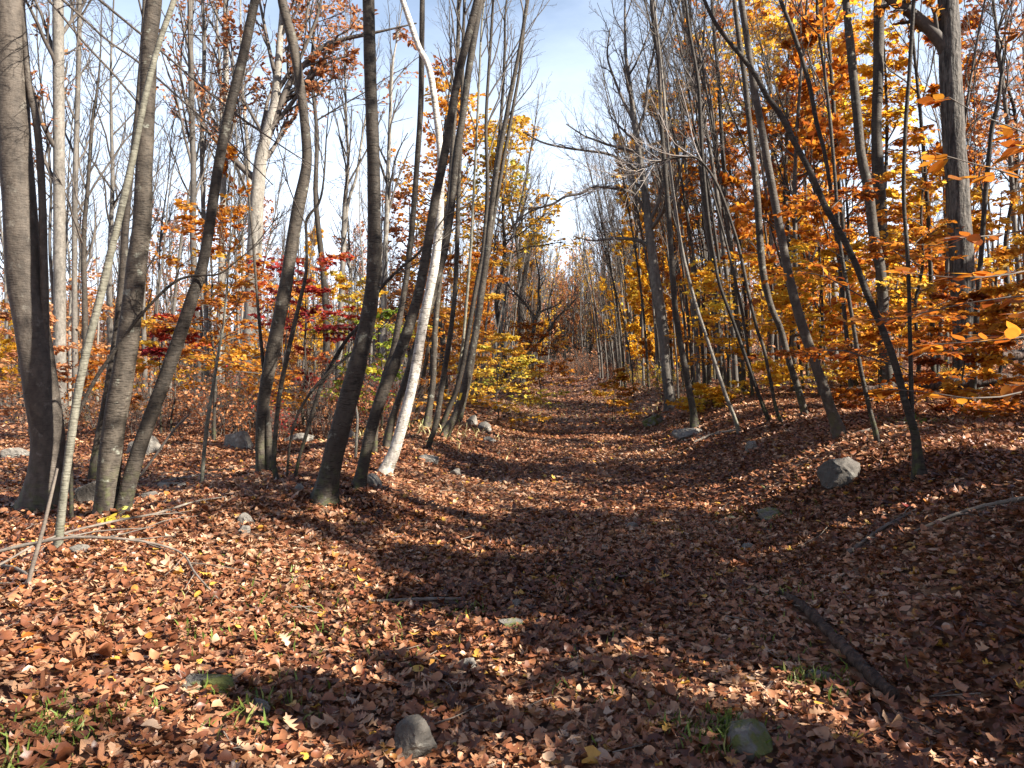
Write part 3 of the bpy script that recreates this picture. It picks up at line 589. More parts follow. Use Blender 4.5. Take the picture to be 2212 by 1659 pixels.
T_('maple_tree', 'grey trunk bowed left beside the dark straight sunlit-edged trunk', 'tree', 'grey',
   [[(1925, 885, 24), (1912, 720, 22), (1903, 590, 21), (1889, 518, 21), (1875, 407, 20), (1860, 333, 19), (1849, 222, 18), (1838, 111, 17), (1827, 0, 14), (1820, -80, 12)]], Y=13.5, ext=4, nb=9, z0=.65)
T_('young_tree', 'wavy thin trunk between the pale-sided maple and the bowed grey trunk', 'tree', 'dark',
   [[(1842, 890, 11), (1830, 740, 9), (1812, 560, 8), (1798, 440, 8), (1782, 333, 8), (1764, 266, 9), (1749, 185, 9), (1727, 111, 9), (1708, 55, 8), (1686, 0, 8), (1670, -60, 6)]], Y=14, ext=3, nb=9, z0=.6)
T_('young_tree', 'straight thin trunk rising left of the two parallel maples', 'tree', 'dark',
   [[(1604, 870, 10), (1592, 700, 10), (1579, 555, 10), (1570, 444, 9), (1560, 314, 9), (1553, 185, 8), (1540, 37, 7), (1535, -60, 6)]], Y=20, ext=3, nb=10, z0=.5, leaf='rust', lm=3, ls=.11)
T_('young_tree', 'rough brown trunk among rusty leaves, between arching sapling and straight thin trunk', 'tree', 'far',
   [[(1570, 875, 14), (1555, 740, 13), (1538, 555, 12), (1523, 462, 11), (1516, 333, 11), (1509, 185, 11), (1483, 55, 9), (1470, -60, 7)]], Y=19, ext=3, nb=11, z0=.45, leaf='rust', lm=3, ls=.11)
T_('young_tree', 'slim dark stem crossing upright in front of the large yellow crown', 'tree', 'dark',
   [[(1850, 880, 9), (1838, 700, 8), (1822, 500, 8), (1812, 400, 8), (1800, 220, 8), (1790, 90, 7), (1777, -20, 6)]], Y=17, ext=3, nb=9, z0=.5)

# ------------------------------------------------------------------ mid-distance trunks on the left, rows behind
T_('tulip_tree', 'tall pale straight trunk behind the thick left-edge trunk', 'tree', 'pale',
   [[(130, 880, 26), (129, 780, 25), (129, 650, 24), (128, 480, 23), (127, 250, 22), (126, 90, 22), (125, -40, 20)]], Y=19, ext=5, nb=12, z0=.35, ln=.16, leaf='brown', lm=2, ls=.13)
T_('young_tree', 'pale slender trunk to the right of the tall pale straight one', 'tree', 'far',
   [[(163, 875, 13), (161, 640, 11), (162, 420, 11), (168, 200, 10), (172, 0, 9)]], Y=21, ext=4, nb=12, z0=.4)
T_('young_tree', 'dark bare trunk seen between the pale sapling and double maple', 'tree', 'dark',
   [[(186, 880, 13), (184, 700, 12), (181, 520, 10), (190, 400, 8), (200, 260, 7)]], Y=20, ext=3, nb=12, z0=.35)
T_('oak_tree', 'massive pale oak beyond the kinked maple with crooked limb and rusty brown leaves', 'tree', 'pale',
   [[(537, 880, 38), (540, 760, 36), (545, 640, 33), (553, 480, 30), (557, 407, 28), (566, 330, 25), (582, 270, 22), (594, 222, 20), (600, 150, 17), (607, 60, 12), (610, -20, 9)]], Y=23, ext=3, nb=16, z0=.45, ang=.9, ln=.3, leaf='brown', lm=7, ls=.17,
   limbs=[[(572, 315, 14), (590, 270, 14), (613, 207, 14), (632, 170, 13), (657, 140, 12), (685, 112, 11), (709, 96, 11), (745, 84, 9), (783, 76, 8), (830, 66, 5), (900, 50, 3)],
          [(600, 215, 9), (640, 190, 8), (680, 160, 7), (720, 130, 5), (760, 120, 3)],
          [(575, 300, 8), (540, 240, 7), (510, 180, 6), (500, 100, 4), (490, 30, 3)]])
T_('young_tree', 'grey knotty trunk standing left of the massive pale oak', 'tree', 'far',
   [[(427, 880, 14), (424, 700, 13), (417, 520, 13), (418, 380, 12), (414, 240, 12), (411, 60, 11), (410, -30, 10)]], Y=22, ext=4, nb=14, z0=.4, leaf='brown', lm=2, ls=.13)
T_('young_tree', 'slim bare trunk next to the grey knotty trunk, on its right', 'tree', 'far',
   [[(447, 880, 10), (446, 700, 10), (440, 480, 9), (436, 300, 9), (441, 120, 8), (438, 0, 7)]], Y=24, ext=4, nb=12, z0=.4)
T_('young_tree', 'straight pale trunk with rusty leaf wisps left of the crooked oak limb', 'tree', 'pale',
   [[(470, 880, 15), (474, 700, 13), (480, 500, 12), (487, 250, 12), (488, 60, 11), (486, -30, 10)]], Y=25, ext=4, nb=14, z0=.45, leaf='brown', lm=4, ls=.14)
T_('ash_tree', 'pale trunk splitting into a narrow vase of branches, left of the big straight maple', 'tree', 'pale',
   [[(730, 880, 14), (735, 700, 13), (741, 560, 11), (745, 440, 10), (752, 360, 7), (748, 250, 5), (745, 140, 4)],
    [(742, 540, 7), (752, 440, 7), (770, 380, 6), (785, 280, 4), (800, 200, 3)]], Y=24, ext=2, nb=14, z0=.5, ang=.4)
T_('ash_tree', 'pale lichen-patched trunk visible just right of the big straight maple', 'tree', 'pale',
   [[(826, 885, 15), (828, 700, 14), (832, 560, 11), (837, 420, 10), (841, 300, 8), (846, 180, 6)]], Y=23, ext=3, nb=14, z0=.45)
T_('oak_tree', 'dark vase-shaped tree beyond the yellow crown at the left of the path', 'tree', 'dark',
   [[(1128, 806, 13), (1126, 720, 12), (1124, 640, 11), (1122, 570, 9), (1112, 500, 7), (1098, 430, 6), (1090, 340, 4)],
    [(1124, 660, 8), (1136, 580, 8), (1150, 520, 7), (1168, 480, 5), (1180, 440, 4)],
    [(1122, 600, 6), (1124, 520, 6), (1130, 450, 5), (1140, 370, 3)]], Y=44, ext=2, nb=12, z0=.45, ang=.5)
T_('young_tree', 'crooked forked bare tree bending right over the far path edge', 'tree', 'grey',
   [[(1092, 805, 9), (1110, 785, 9), (1136, 755, 8), (1150, 725, 8), (1155, 690, 7), (1142, 665, 6), (1120, 640, 5), (1100, 618, 4), (1092, 600, 3)],
    [(1154, 695, 7), (1166, 665, 6), (1163, 630, 5), (1165, 600, 4), (1160, 570, 3)],
    [(1160, 680, 4), (1175, 670, 4), (1195, 663, 3)],
    [(1098, 806, 9), (1125, 780, 7), (1160, 745, 6), (1185, 715, 6), (1200, 690, 5), (1225, 665, 4), (1240, 650, 3)]], Y=30, ext=.5, nb=12, z0=.4, ang=.8)

# ------------------------------------------------------------------ leafy understorey and crowns
def leafy(name, label, x, Y, ytop, ybot, hw, leaf, size, nb=16, m=7, lrc=.5, fl=.8, ang=1.25, sub=6, tw=3, r=None, leanx=0., cat='tree', group=None, ybase=None, T=LT6, Fs=LF6, bk='dark', up=-.01, twm='twig', tilt=.58):
    """tree at photo x and distance Y whose leaves fill photo rows ytop..ybot to hw px either side"""
    top = at(x, ytop, Y); bot = at(x, ybot, Y); X = top[0]; gz = float(hgt(X - leanx, Y)); H = top[2] - gz
    loc = np.array([X - leanx, Y, gz]); root = thing(name, label, cat, loc, group)
    ts = np.linspace(0, 1, 7); P = np.stack([X - leanx + leanx * ts ** 1.3 + rs.normal(size=7) * .012 * H, Y + rs.normal(size=7) * .012 * H, gz - .1 + (H * .97 + .1) * ts], 1)
    P[0, :2] = loc[:2]
    r = r or max(.012, H * .008); Q = densify(np.column_stack([P, np.linspace(r, r * .25, 7)]), 22)
    P, Rd = Q[:, :3], Q[:, 3]
    tm = MB(); tm.add(*trunk_mesh(P, Rd, 9, .3)); tm.build('trunk', M[bk], root, loc)
    nb = int(nb * 1.5); hwm = hw / F * Y * 1.1; z0 = max(.03, (bot[2] - gz) / H)
    cm = MB(); fm = MB()
    B, Br = grow(P[None], Rd[None], nb, z0, .99, ang, -hwm * 1.15, 8, .08, up + .02, .5, fl * .5, .003); cm.add(*tubes(B, Br, 4))
    C, Cr = grow(B, Br, sub, .12, 1., .75, .55, 5, .16, up, .6, fl, .002); cm.add(*tubes(C, Cr, 3))
    if tw:
        D, Dr = grow(C, Cr, tw + 1, .12, 1., .8, .75, 4, .18, up, .7, fl, .0016); cm.add(*tubes(D, Dr, 3))
    else: D = C
    br = np.clip(lrc + rs.normal(size=(nb,)) * .22, 0, 1); rc = np.repeat(br, len(D) // nb)
    leafed(fm, D, max(3, int(m * .7)), size * 1.08, np.clip(rc + rs.normal(size=len(D)) * .06, 0, 1), .14, T, Fs, tilt)
    cm.build('crown', M[twm], root, loc); fm.build('foliage', M[leaf], root, loc)
    return root
L_ = leafy
# left
L_('beech_sapling', 'bushy orange young beech filling the gap between double maple and kinked maple', 455, 13.5, 420, 800, 135, 'orange', .085, 20, 8, .42)
L_('beech_sapling', 'low golden beech on the slope behind the grey boulder', 520, 15.5, 730, 885, 110, 'orange', .085, 13, 8, .62)
L_('red_maple_sapling', 'crimson young maple just right of the kinked maple', 655, 16, 540, 730, 120, 'red', .10, 13, 8, .45, T=MT, Fs=MF)
L_('red_maple_sapling', 'small crimson maple showing between the double maple stems', 372, 14.2, 655, 770, 70, 'red', .09, 9, 7, .6, T=MT, Fs=MF)
L_('red_maple_sapling', 'low red maple seedling deep in brush right of the thin crooked sapling', 665, 17, 735, 860, 60, 'red', .09, 7, 6, .5, T=MT, Fs=MF)
L_('maple_sapling', 'small yellow maple directly behind the dark double maple trunk', 345, 15, 690, 850, 90, 'yellow', .085, 9, 6, .5)
L_('maple_sapling', 'yellow-leaved maple peeking around the big straight maple', 770, 16.5, 585, 720, 90, 'olive', .09, 10, 6, .45)
L_('maple_sapling', 'green-leaved maple sapling between big straight maple and white birch', 822, 15, 660, 880, 82, 'green', .09, 13, 7, .55)
L_('beech_tree', 'orange beech behind the birch, filling the gaps of the blazed clump', 925, 21, 480, 900, 95, 'orange', .11, 20, 7, .5)
L_('beech_tree', 'golden orange beech at the path side just past the blazed trunk', 1030, 22, 540, 880, 85, 'orange', .11, 20, 7, .7)
L_('beech_sapling', 'yellow-green beech sapling sweeping out over the path edge', 1075, 17.5, 720, 900, 105, 'olive', .09, 14, 8, .45)
L_('beech_sapling', 'rusty orange beech leaning into the path at its far left bend', 1165, 29, 690, 850, 70, 'orange', .12, 14, 8, .3, T=LT4, Fs=LF4)
L_('oak_tree', 'tall golden-yellow crown left of the path, brightest tree against the sky', 1085, 34, 255, 580, 105, 'olive', .19, 26, 8, .35, .4, 1.0, T=LT4, Fs=LF4, r=.14, tilt=.9, up=.04)
L_('oak_tree', 'tall orange crown behind the birch and left of the golden-yellow crown', 960, 33, 150, 520, 95, 'orange', .19, 24, 7, .5, .4, 1.0, T=LT4, Fs=LF4, r=.14, tilt=.9, up=.04)
L_('oak_tree', 'rust-brown crown high behind the kinked maple', 690, 30, -40, 250, 150, 'brown', .17, 13, 4, .45, .4, 1.0, T=LT4, Fs=LF4, r=.16, tilt=.9, up=.04)
L_('oak_tree', 'dull brown oak crown low in the valley left of the big straight maple', 880, 38, 420, 760, 80, 'brown', .2, 18, 6, .3, .4, 1.0, T=LT4, Fs=LF4, r=.12, tilt=.9, up=.04)
L_('beech_sapling', 'pinkish tan leaved beech behind the tall pale straight trunk', 170, 22, 600, 860, 110, 'brown', .12, 12, 6, .7)
L_('beech_sapling', 'low orange-brown beech seen between left-edge trunk and pale sapling', 60, 16, 640, 880, 100, 'brown', .10, 12, 6, .45)
L_('beech_sapling', 'scrubby orange beech on the downhill side behind the dark hidden trunk', 240, 17, 760, 900, 90, 'orange', .09, 11, 6, .3)
# right
L_('beech_sapling', 'small lone orange and yellow beech sapling standing in the right edge of the path', 1325, 19, 795, 880, 45, 'orange', .085, 11, 8, .6, cat='sapling', sub=5)
L_('maple_sapling', 'low bright yellow sapling at the foot of the trunk on the flat stone', 1528, 15.5, 835, 920, 60, 'yellow', .09, 12, 7, .5)
L_('beech_tree', 'yellow beech spreading flat layers behind the whitish sun-flecked trunk', 1575, 17, 555, 760, 130, 'yellow', .10, 16, 7, .5)
L_('beech_tree', 'bright yellow beech between the pale-sided maple and the near forked beech', 1775, 15.5, 525, 760, 125, 'yellow', .10, 20, 8, .45)
L_('maple_sapling', 'low yellow bush-like sapling behind the foot of the parallel grey maple', 1670, 17, 780, 905, 90, 'yellow', .09, 13, 7, .6)
L_('maple_sapling', 'yellow sapling low between the dark sunlit-edged trunk and thin curved trunk', 1870, 17, 770, 900, 80, 'yellow', .09, 11, 7, .4)
L_('maple_tree', 'tall maple with a broad yellow crown at the top right', 1710, 24, -30, 290, 190, 'yellow', .16, 34, 8, .42, .6, 1.2, r=.1, T=LT4, Fs=LF4, tilt=.6)
L_('maple_tree', 'second yellow crown high beside the heavy oak limb', 1905, 21, 40, 330, 85, 'yellow', .14, 20, 7, .4, .6, 1.2, r=.09, T=LT4, Fs=LF4, tilt=.6)
L_('beech_tree', 'rusty beech behind the arching sapling, right of the gnarled pale oak', 1535, 24, 250, 640, 95, 'rust', .125, 24, 6, .5, .7)
L_('beech_tree', 'rusty red beech behind the two parallel maples', 1690, 25, 240, 640, 100, 'rust', .13, 24, 6, .45, .7)
L_('beech_tree', 'tall thin rusty beech behind the bowed grey trunk', 1830, 23, 200, 560, 90, 'rust', .125, 20, 6, .55, .7)
L_('beech_tree', 'sparse rust beech topping the right woods left of the yellow crown', 1460, 28, 150, 520, 70, 'rust', .14, 18, 5, .5, .7, T=LT4, Fs=LF4)
L_('beech_tree', 'orange-yellow beech left of the large furrowed oak', 1985, 14, 260, 640, 95, 'orange', .095, 22, 7, .75)
L_('beech_tree', 'golden beech behind the dark broken-topped pole', 2160, 14, 400, 740, 105, 'orange', .10, 22, 7, .8)
L_('oak_tree', 'pinkish brown thin-leaved oak crown in the top right corner', 2190, 19, -80, 420, 120, 'brown', .13, 22, 5, .6, .5, 1.0, T=LT4, Fs=LF4, tilt=.8, up=.03)
L_('beech_sapling', 'dense low rusty beech on the right bank in front of the oak foot', 2085, 9.5, 610, 900, 110, 'rust', .08, 20, 8, .5)
L_('beech_sapling', 'low rusty beech at the far right edge above the fallen logs', 2230, 8.5, 600, 900, 120, 'rust', .08, 18, 8, .62)
L_('beech_sapling', 'knee-high rusty beech behind the near forked beech foot', 1900, 11.5, 700, 870, 90, 'rust', .08, 14, 7, .5)
L_('beech_sapling', 'scrubby brown beech in the dim woods behind the low yellow sapling', 1600, 24, 640, 850, 110, 'brown', .12, 14, 6, .4)

# near beech standing just outside the frame at the right, its branches hang into view
loc = np.array([4.1, 3.9, float(hgt(4.1, 3.9))])
nb_ = thing('beech_tree', 'nearest beech, its big rusty leaves hanging in from the right edge', 'tree', loc)
P = densify(np.array([loc - (0, 0, .1), loc + (-.02, .05, 1.5), loc + (.05, .1, 3.2), loc + (0, .2, 5), loc + (.1, .1, 7.5)]), 30); Rd = np.linspace(.07, .02, 30)
tm = MB(); tm.add(*trunk_mesh(P, Rd, 14, .3)); tm.build('trunk', M['beech'], nb_, loc)
cm = MB(); fm = MB()
def nearbranch(pts, z_at, n=6, sz=.085, rc=.45, sp=.32):
    q = np.array([at(a, b, y) for a, b, y in pts]); s = np.array([loc[0], loc[1], z_at]); PP = densify(np.vstack([s, q]), 18)
    r = np.linspace(.010, .0018, 18); cm.add(*tubes(PP[None], r[None], 6))
    C, Cr = grow(PP[None], r[None], n, .35, 1., .75, -sp, 6, .1, -.02, .6, .85, .0016); cm.add(*tubes(C, Cr, 4))
    leafed(fm, C, 6, sz, rc, .17, BEE[0], BEE[1], .32, t0=.1); leafed(fm, PP[None, 8:], 7, sz, rc, .17, BEE[0], BEE[1], .3)
nearbranch([(2330, 330, 3.3), (2200, 280, 3.1), (2120, 250, 3.0), (2050, 210, 2.95)], 2.5, 5, .085, .5, .2)
nearbranch([(2300, 420, 3.2), (2200, 380, 3.1), (2090, 350, 3.0), (2020, 330, 2.95)], 2.3, 6, .085, .6, .25)
nearbranch([(2330, 470, 3.3), (2200, 500, 3.0), (2130, 510, 2.9), (2040, 515, 2.8)], 2.1, 5, .085, .4, .2)
nearbranch([(2350, 560, 3.3), (2200, 590, 3.1), (2080, 600, 3.0), (1960, 590, 3.1)], 1.95, 8, .08, .45, .3)
nearbranch([(2350, 640, 3.3), (2200, 640, 3.1), (2060, 660, 3.2), (1930, 690, 3.4), (1860, 690, 3.6)], 1.85, 9, .08, .4, .32)
nearbranch([(2350, 700, 3.2), (2200, 730, 2.9), (2080, 740, 2.9), (1990, 745, 3.0)], 1.7, 8, .08, .5, .3)
nearbranch([(2350, 800, 3.2), (2200, 850, 2.9), (2080, 860, 2.8), (1960, 840, 2.8), (1900, 838, 2.8)], 1.5, 6, .08, .55, .22)
nearbranch([(2350, 330, 3.6), (2250, 340, 3.5), (2190, 300, 3.4)], 2.5, 7, .085, .4, .3)
nearbranch([(2380, 200, 4.), (2280, 120, 3.9), (2200, 60, 3.9)], 2.9, 5, .08, .35, .25)
B, Br = grow(P[None], Rd[None], 16, .5, .98, 1.2, -1.9, 8, .08, .02, .5, .4, .004); cm.add(*tubes(B, Br, 5))
C, Cr = grow(B, Br, 6, .15, 1., .8, .42, 5, .12, -.02, .6, .8, .002); cm.add(*tubes(C, Cr, 3)); D, Dr = grow(C, Cr, 3, .15, 1, .8, .5, 4, .12, -.02, .7, .8, .0015); cm.add(*tubes(D, Dr, 3))
leafed(fm, D, 6, .085, .45, .2)
cm.build('crown', M['twig'], nb_, loc); fm.build('foliage', M['rust'], nb_, loc)

# ------------------------------------------------------------------ woods behind: a few kinds of tree, each copied singly
def proto(kind, H, r, nb, z0, ang, ln, leaf=None, m=0, ls=.16, lean=.0, bend=.0, bk='far', rc=.5, sub=6, tw=6):
    ts = np.linspace(0, 1, 8)
    P = np.stack([-lean * H * ts ** 1.4 + np.cumsum(rs.normal(size=8) * .008 * H) * ts, np.cumsum(rs.normal(size=8) * .008 * H) * ts, -.25 + (H + .25) * ts], 1)
    Q = densify(np.column_stack([P, r * (1 - .82 * ts ** 1.1)]), 26); P, Rd = Q[:, :3], Q[:, 3]
    root = thing(kind, '', 'tree'); tm = MB(); tm.add(*trunk_mesh(P, Rd, 8, .2)); tm.build('trunk', M[bk], root)
    cm = MB(); D = bare_crown(P, Rd, cm, nb, z0, ang, ln, sub, tw, wig=.13, minr=.0038); cm.build('crown', M['twig'], root)
    if leaf: fm = MB(); leafed(fm, D, m, ls, rc, .2, LT4, LF4, .8); fm.build('foliage', M[leaf], root)
    return root
PR = {}
PR['thin'] = [proto('bare_tree', h, r, 18, z, .5, .2, lean=l) for h, r, z, l in ((12, .055, .45, .14), (10.5, .045, .4, .2), (13, .07, .5, .10), (11, .05, .45, .06), (14, .08, .5, .16), (9, .04, .35, .1))]
PR['slim'] = [proto('bare_tree', h, r, 16, .45, .5, .2, lean=l, bk='dark') for h, r, l in ((11, .042, .24), (12.5, .055, .2), (10, .035, .28))]
PR['big'] = [proto('bare_tree', h, r, 16, z, .75, .26, lean=l) for h, r, z, l in ((15, .13, .4, .05), (16, .16, .45, .02), (14, .11, .35, .08))]
PR['pale'] = [proto('bare_tree', h, r, 15, z, .6, .22, lean=l, bk='pale') for h, r, z, l in ((15, .11, .4, .03), (14, .085, .4, .05))]
PR['rust'] = [proto('beech_tree', 10, .06, 26, .12, 1.1, .2, 'rust', 6, .16, .06), proto('beech_tree', 8, .05, 26, .08, 1.1, .22, 'orange', 7, .16, .04), proto('beech_tree', 5, .03, 22, .06, 1.2, .28, 'rust', 7, .14, .02)]
PR['gold'] = [proto('maple_tree', 10, .07, 22, .2, .9, .22, 'yellow', 7, .17, .05), proto('maple_tree', 4.5, .03, 20, .08, 1.2, .3, 'yellow', 7, .13, .02)]
PR['brown'] = [proto('oak_tree', 14, .13, 16, .4, .9, .26, 'brown', 3, .2, .02, bk='oak')]
PROT = [o for v in PR.values() for o in v]; fresh = set(PROT)
def copytree(r, loc, rz, s, label, group):
    if r in fresh: fresh.discard(r); c = r
    else:
        c = r.copy(); COL.objects.link(c)
        for ch in list(r.children):
            k = ch.copy(); COL.objects.link(k); k.parent = c
    c.location = loc; c.rotation_euler = (0, 0, rz); c.scale = (s, s, s); c['label'] = label; c['group'] = group
    return c
ZL = [(0, 'left of the double maple'), (330, 'between double and kinked maples'), (660, 'between kinked and big straight maples'), (815, 'behind the white birch'), (960, 'behind the blazed clump')]
ZR = [(1230, 'left of the gnarled oak'), (1455, 'right of the gnarled oak'), (1740, 'behind the near forked beech'), (2070, 'right of the large furrowed oak')]
KW = {'slim': 'dark bare leaning', 'thin': 'bare slender grey', 'big': 'bare thick-trunked grey', 'pale': 'bare pale-barked', 'rust': 'rusty-leaved', 'gold': 'yellow-leaved', 'brown': 'brown-leaved'}
def desc(kind, side, px, Y, s):
    z = [t for a, t in (ZL if side < 0 else ZR) if px >= a] or [ZL[0][1] if side < 0 else ZR[0][1]]
    dist = 'first row' if Y < 27 else 'middle rows' if Y < 42 else 'back rows'
    sz = 'short' if s < .88 else 'tall' if s > 1.08 else 'medium'
    return f"{sz} {KW[kind]} tree, {dist}, {z[-1]}"
def woods(n, side, u0, u1, y0, y1, kinds, wts, smin=.8, smax=1.2, gap=0., group='woods', rzr=.7, label=None, py=1.4):
    done = 0; tries = 0; pts = []
    while done < n and tries < n * 30:
        tries += 1
        Y = (rs.rand() * (y1 ** py - y0 ** py) + y0 ** py) ** (1 / py); u = rs.uniform(u0, u1) * side; X = float(xc(Y)) + u
        if abs(X) > .74 * Y + 1: continue
        if any((X - a) ** 2 + (Y - b) ** 2 < gap ** 2 for a, b in pts): continue
        px = CX + X / Y * F; pts.append((X, Y))
        k = rs.choice(kinds, p=wts); r = PR[k][rs.randint(len(PR[k]))]; s = rs.uniform(smin, smax)
        rz = (0 if side > 0 else math.pi) + rs.normal() * rzr
        copytree(r, (X, Y, float(hgt(X, Y))), rz, s, label or desc(k, side, px, Y, s), group); done += 1
woods(110, 1, 3., 34, 17, 60, ['thin', 'big', 'pale', 'rust', 'gold', 'brown'], [.42, .08, .10, .14, .22, .04], gap=.9, group='woods right of the path')
woods(92, -1, 5.5, 40, 21, 64, ['thin', 'big', 'pale', 'rust', 'gold', 'brown'], [.52, .15, .18, .07, .03, .05], gap=1.0, group='woods left of the path')
woods(64, 1, 2.7, 6.5, 20, 66, ['thin'], [1.], .7, 1.15, .4, 'crowded thin stems along the right path edge', .35, 'slim bare stem in the crowded row leaning over the right path edge', 1.)
woods(22, 1, 2.1, 3.4, 24, 64, ['thin', 'slim'], [.6, .4], .75, 1.1, .5, 'thin trees arching over the right side of the trail', .25, 'thin bare trunk right at the path edge, arching left over the trail', 1.)
woods(16, -1, 2.4, 3.8, 27, 66, ['thin'], [1.], .7, 1., .6, 'thin trees arching over the left side of the trail', .3, 'thin bare trunk right at the path edge, arching right over the trail', 1.)
woods(30, 1, 3.3, 8, 15, 32, ['slim'], [1.], .8, 1.15, .6, 'dark slim stems beside the right path edge', .3, None, 1.)
woods(14, -1, 3., 6., 30, 80, ['thin', 'rust', 'gold', 'brown'], [.45, .25, .15, .15], .7, 1., 1., 'trees along the far left path edge', .5, 'tree in the row lining the far left path edge')
woods(26, 1, -16, 16, 98, 118, ['thin', 'big', 'rust', 'gold', 'brown'], [.3, .2, .2, .15, .15], .8, 1.1, 1.2, 'trees closing the far end of the path', 3., 'hazy distant tree closing off the end of the path', 1.)
for o in list(fresh):                                      # a kind that was never planted
    for ch in list(o.children): bpy.data.objects.remove(ch)
    bpy.data.objects.remove(o); fresh.discard(o)
    for v in PR.values():
        if o in v: v.remove(o)

# trees standing beyond the right edge of the picture, shading the path
def shade(x, y, k, i, s, rz):
    copytree(PR[k][i % len(PR[k])], (x, y, float(hgt(x, y))), rz, s, 'tree standing beyond the right edge of the picture, shading the trail', 'trees beyond the right edge')
for a in [(6.6, .4, 'rust', 2, .80, 1.), (8.2, 1.0, 'rust', 2, 1.05, 3.), (7.6, 3.1, 'rust', 1, 1.1, .5), (9.5, 2.2, 'rust', 2, 1.1, 4.), (6.2, 2.6, 'gold', 1, 1.0, 2.), (16, 14, 'rust', 1, .9, 5.),
          (12, 1, 'big', 0, 1, 1.), (17, -8, 'thin', 2, 1, .2), (11, 6, 'rust', 0, 1, .1), (13, 7.5, 'thin', 0, 1, .3), (15, 3.5, 'rust', 0, 1, 2.), (17, 6, 'big', 1, 1, 2.), (15, 3, 'thin', 4, 1, 1.), (19, 12, 'brown', 0, 1, 1.), (12, 9.5, 'gold', 0, .9, 1.), (16, 10.5, 'rust', 0, 1.1, 3.), (7.3, -.7, 'rust', 2, .88, 2.2), (5.6, .1, 'rust', 2, .84, 4.), (7.3, 1.3, 'gold', 1, .95, 4.), (9.8, .6, 'rust', 2, 1.25, .3), (5.4, 3.0, 'thin', 1, 1.05, .5), (6.7, 4.6, 'thin', 0, 1., 1.5), (8.3, 5.5, 'thin', 2, 1., 2.8), (12.5, -2.6, 'thin', 4, 1.0, .9), (9.6, 5.9, 'rust', 1, 1.15, 2.2), (7.4, 4.3, 'rust', 2, .8, 2.), (9.2, 3.6, 'rust', 2, 1., 1.), (6.2, 3.3, 'thin', 3, 1.1, .1), (20, 9, 'thin', 2, 1, .6)]: shade(*a)
for a in [(-3.6, -2.2, 'rust', 0), (-6.5, .6, 'brown', 0), (-7.5, -4.5, 'rust', 0), (-3.2, -6.5, 'brown', 0), (-10, 2.5, 'rust', 0), (-11, -3, 'big', 1), (1.0, -8, 'rust', 1), (-5.5, -10, 'big', 0), (-13, 5, 'brown', 0), (-1.2, -4.2, 'thin', 0), (-8.5, -8, 'gold', 0)]:  # unseen trees added left of and behind the camera, cutting the sky's fill light
    copytree(PR[a[2]][a[3] % len(PR[a[2]])], (a[0], a[1], float(hgt(a[0], a[1]))), a[0] * 2.3, 1.15, 'unseen tree added behind the photographer to block sky light', 'unseen trees added behind the camera')
# far-off wood reading as one mass
fb = MB(); fl = {k: MB() for k in ('brown', 'orange', 'yellow')}
def fartree(X, Y, H):
    z = float(hgt(X, Y)); ts = np.linspace(0, 1, 5)
    P = np.stack([X + np.cumsum(rs.normal(size=5) * .02 * H), Y + 0 * ts, z - .3 + H * ts], 1); Rd = np.linspace(.11, .03, 5) * H / 13
    fb.add(*tubes(P[None], Rd[None], 5))
    B, Br = grow(P[None], Rd[None], 18, .06, .98, .7, .25, 5, .12, .1, .5, 0, .014); fb.add(*tubes(B, Br, 3))
    C, Cr = grow(B, Br, 7, .2, 1, .6, .5, 4, .15, .06, .6, 0, .010); fb.add(*tubes(C, Cr, 3))
    q = rs.rand()
    if q < .38:
        k = 'brown' if q < .24 else 'orange' if q < .31 else 'yellow'; leafed(fl[k], C, 4, .30, .5, .2, LT4, LF4, .9)
for q in range(1250):
    Y = rs.uniform(58, 150) if q < 400 else rs.uniform(100, 175); X = rs.uniform(-.8, .8) * Y
    if q > 460: X, Y = 9 + rs.normal() * 10, rs.uniform(94, 140)
    if q > 900: Y = rs.uniform(85, 190); X = rs.uniform(-.85, .85) * Y
    elif q > 640: Y = rs.uniform(46, 80); X = rs.choice([-1, 1], p=[.65, .35]) * rs.uniform(.1, .8) * Y
    if Y < 97 and abs(X - xc(Y)) < 5: continue
    fartree(X, Y, rs.uniform(9, 15) if q > 900 else rs.uniform(4, 10) if q > 640 else rs.uniform(5, 16) if q <= 460 else rs.uniform(12, 20))
o = fb.build('distant_woods', M['far']); o['kind'] = 'stuff'; o['label'] = 'far-off bare grey woods on the slope behind the trees'
for k, b in fl.items():
    o = b.build('distant_foliage', M[k]); o['kind'] = 'stuff'; o['label'] = {'brown': 'far-off brown leaf haze of the distant woods', 'orange': 'far-off orange leaves in the distant woods', 'yellow': 'far-off yellow leaves in the distant woods'}[k]

# ------------------------------------------------------------------ shrubs and brush
def shrub_proto(h, n, leaf, m, ls, bk='twig'):
    root = thing('shrub', '', 'shrub')
    st = []
    for q in range(n):
        a = rs.rand() * 6.28; rr = rs.rand() * .35; d = np.array([math.cos(a) * .35, math.sin(a) * .35, 1]); L = h * rs.uniform(.5, 1.1)
        p = np.array([math.cos(a) * rr, math.sin(a) * rr, -.05]); pts = [p]
        for k in range(5): d = nrm(d + rs.normal(size=3) * .18); pts.append(pts[-1] + d * L / 5)
        st.append(pts)
    P = np.array(st); Rd = np.repeat(np.linspace(.007, .003, 6)[None], n, 0); cm = MB(); cm.add(*tubes(P, Rd, 4))
    C, Cr = grow(P, Rd, 6, .2, 1, .7, .45, 5, .2, .03, .6, 0, .0028); cm.add(*tubes(C, Cr, 3)); D, Dr = grow(C, Cr, 3, .2, 1, .7, .5, 4, .2, 0, .7, 0, .0022); cm.add(*tubes(D, Dr, 3))
    cm.build('stems', M[bk], root)
    if m: fm = MB(); leafed(fm, D, m, ls, .5, .2, LT4, LF4, .8); fm.build('foliage', M[leaf], root)
    return root
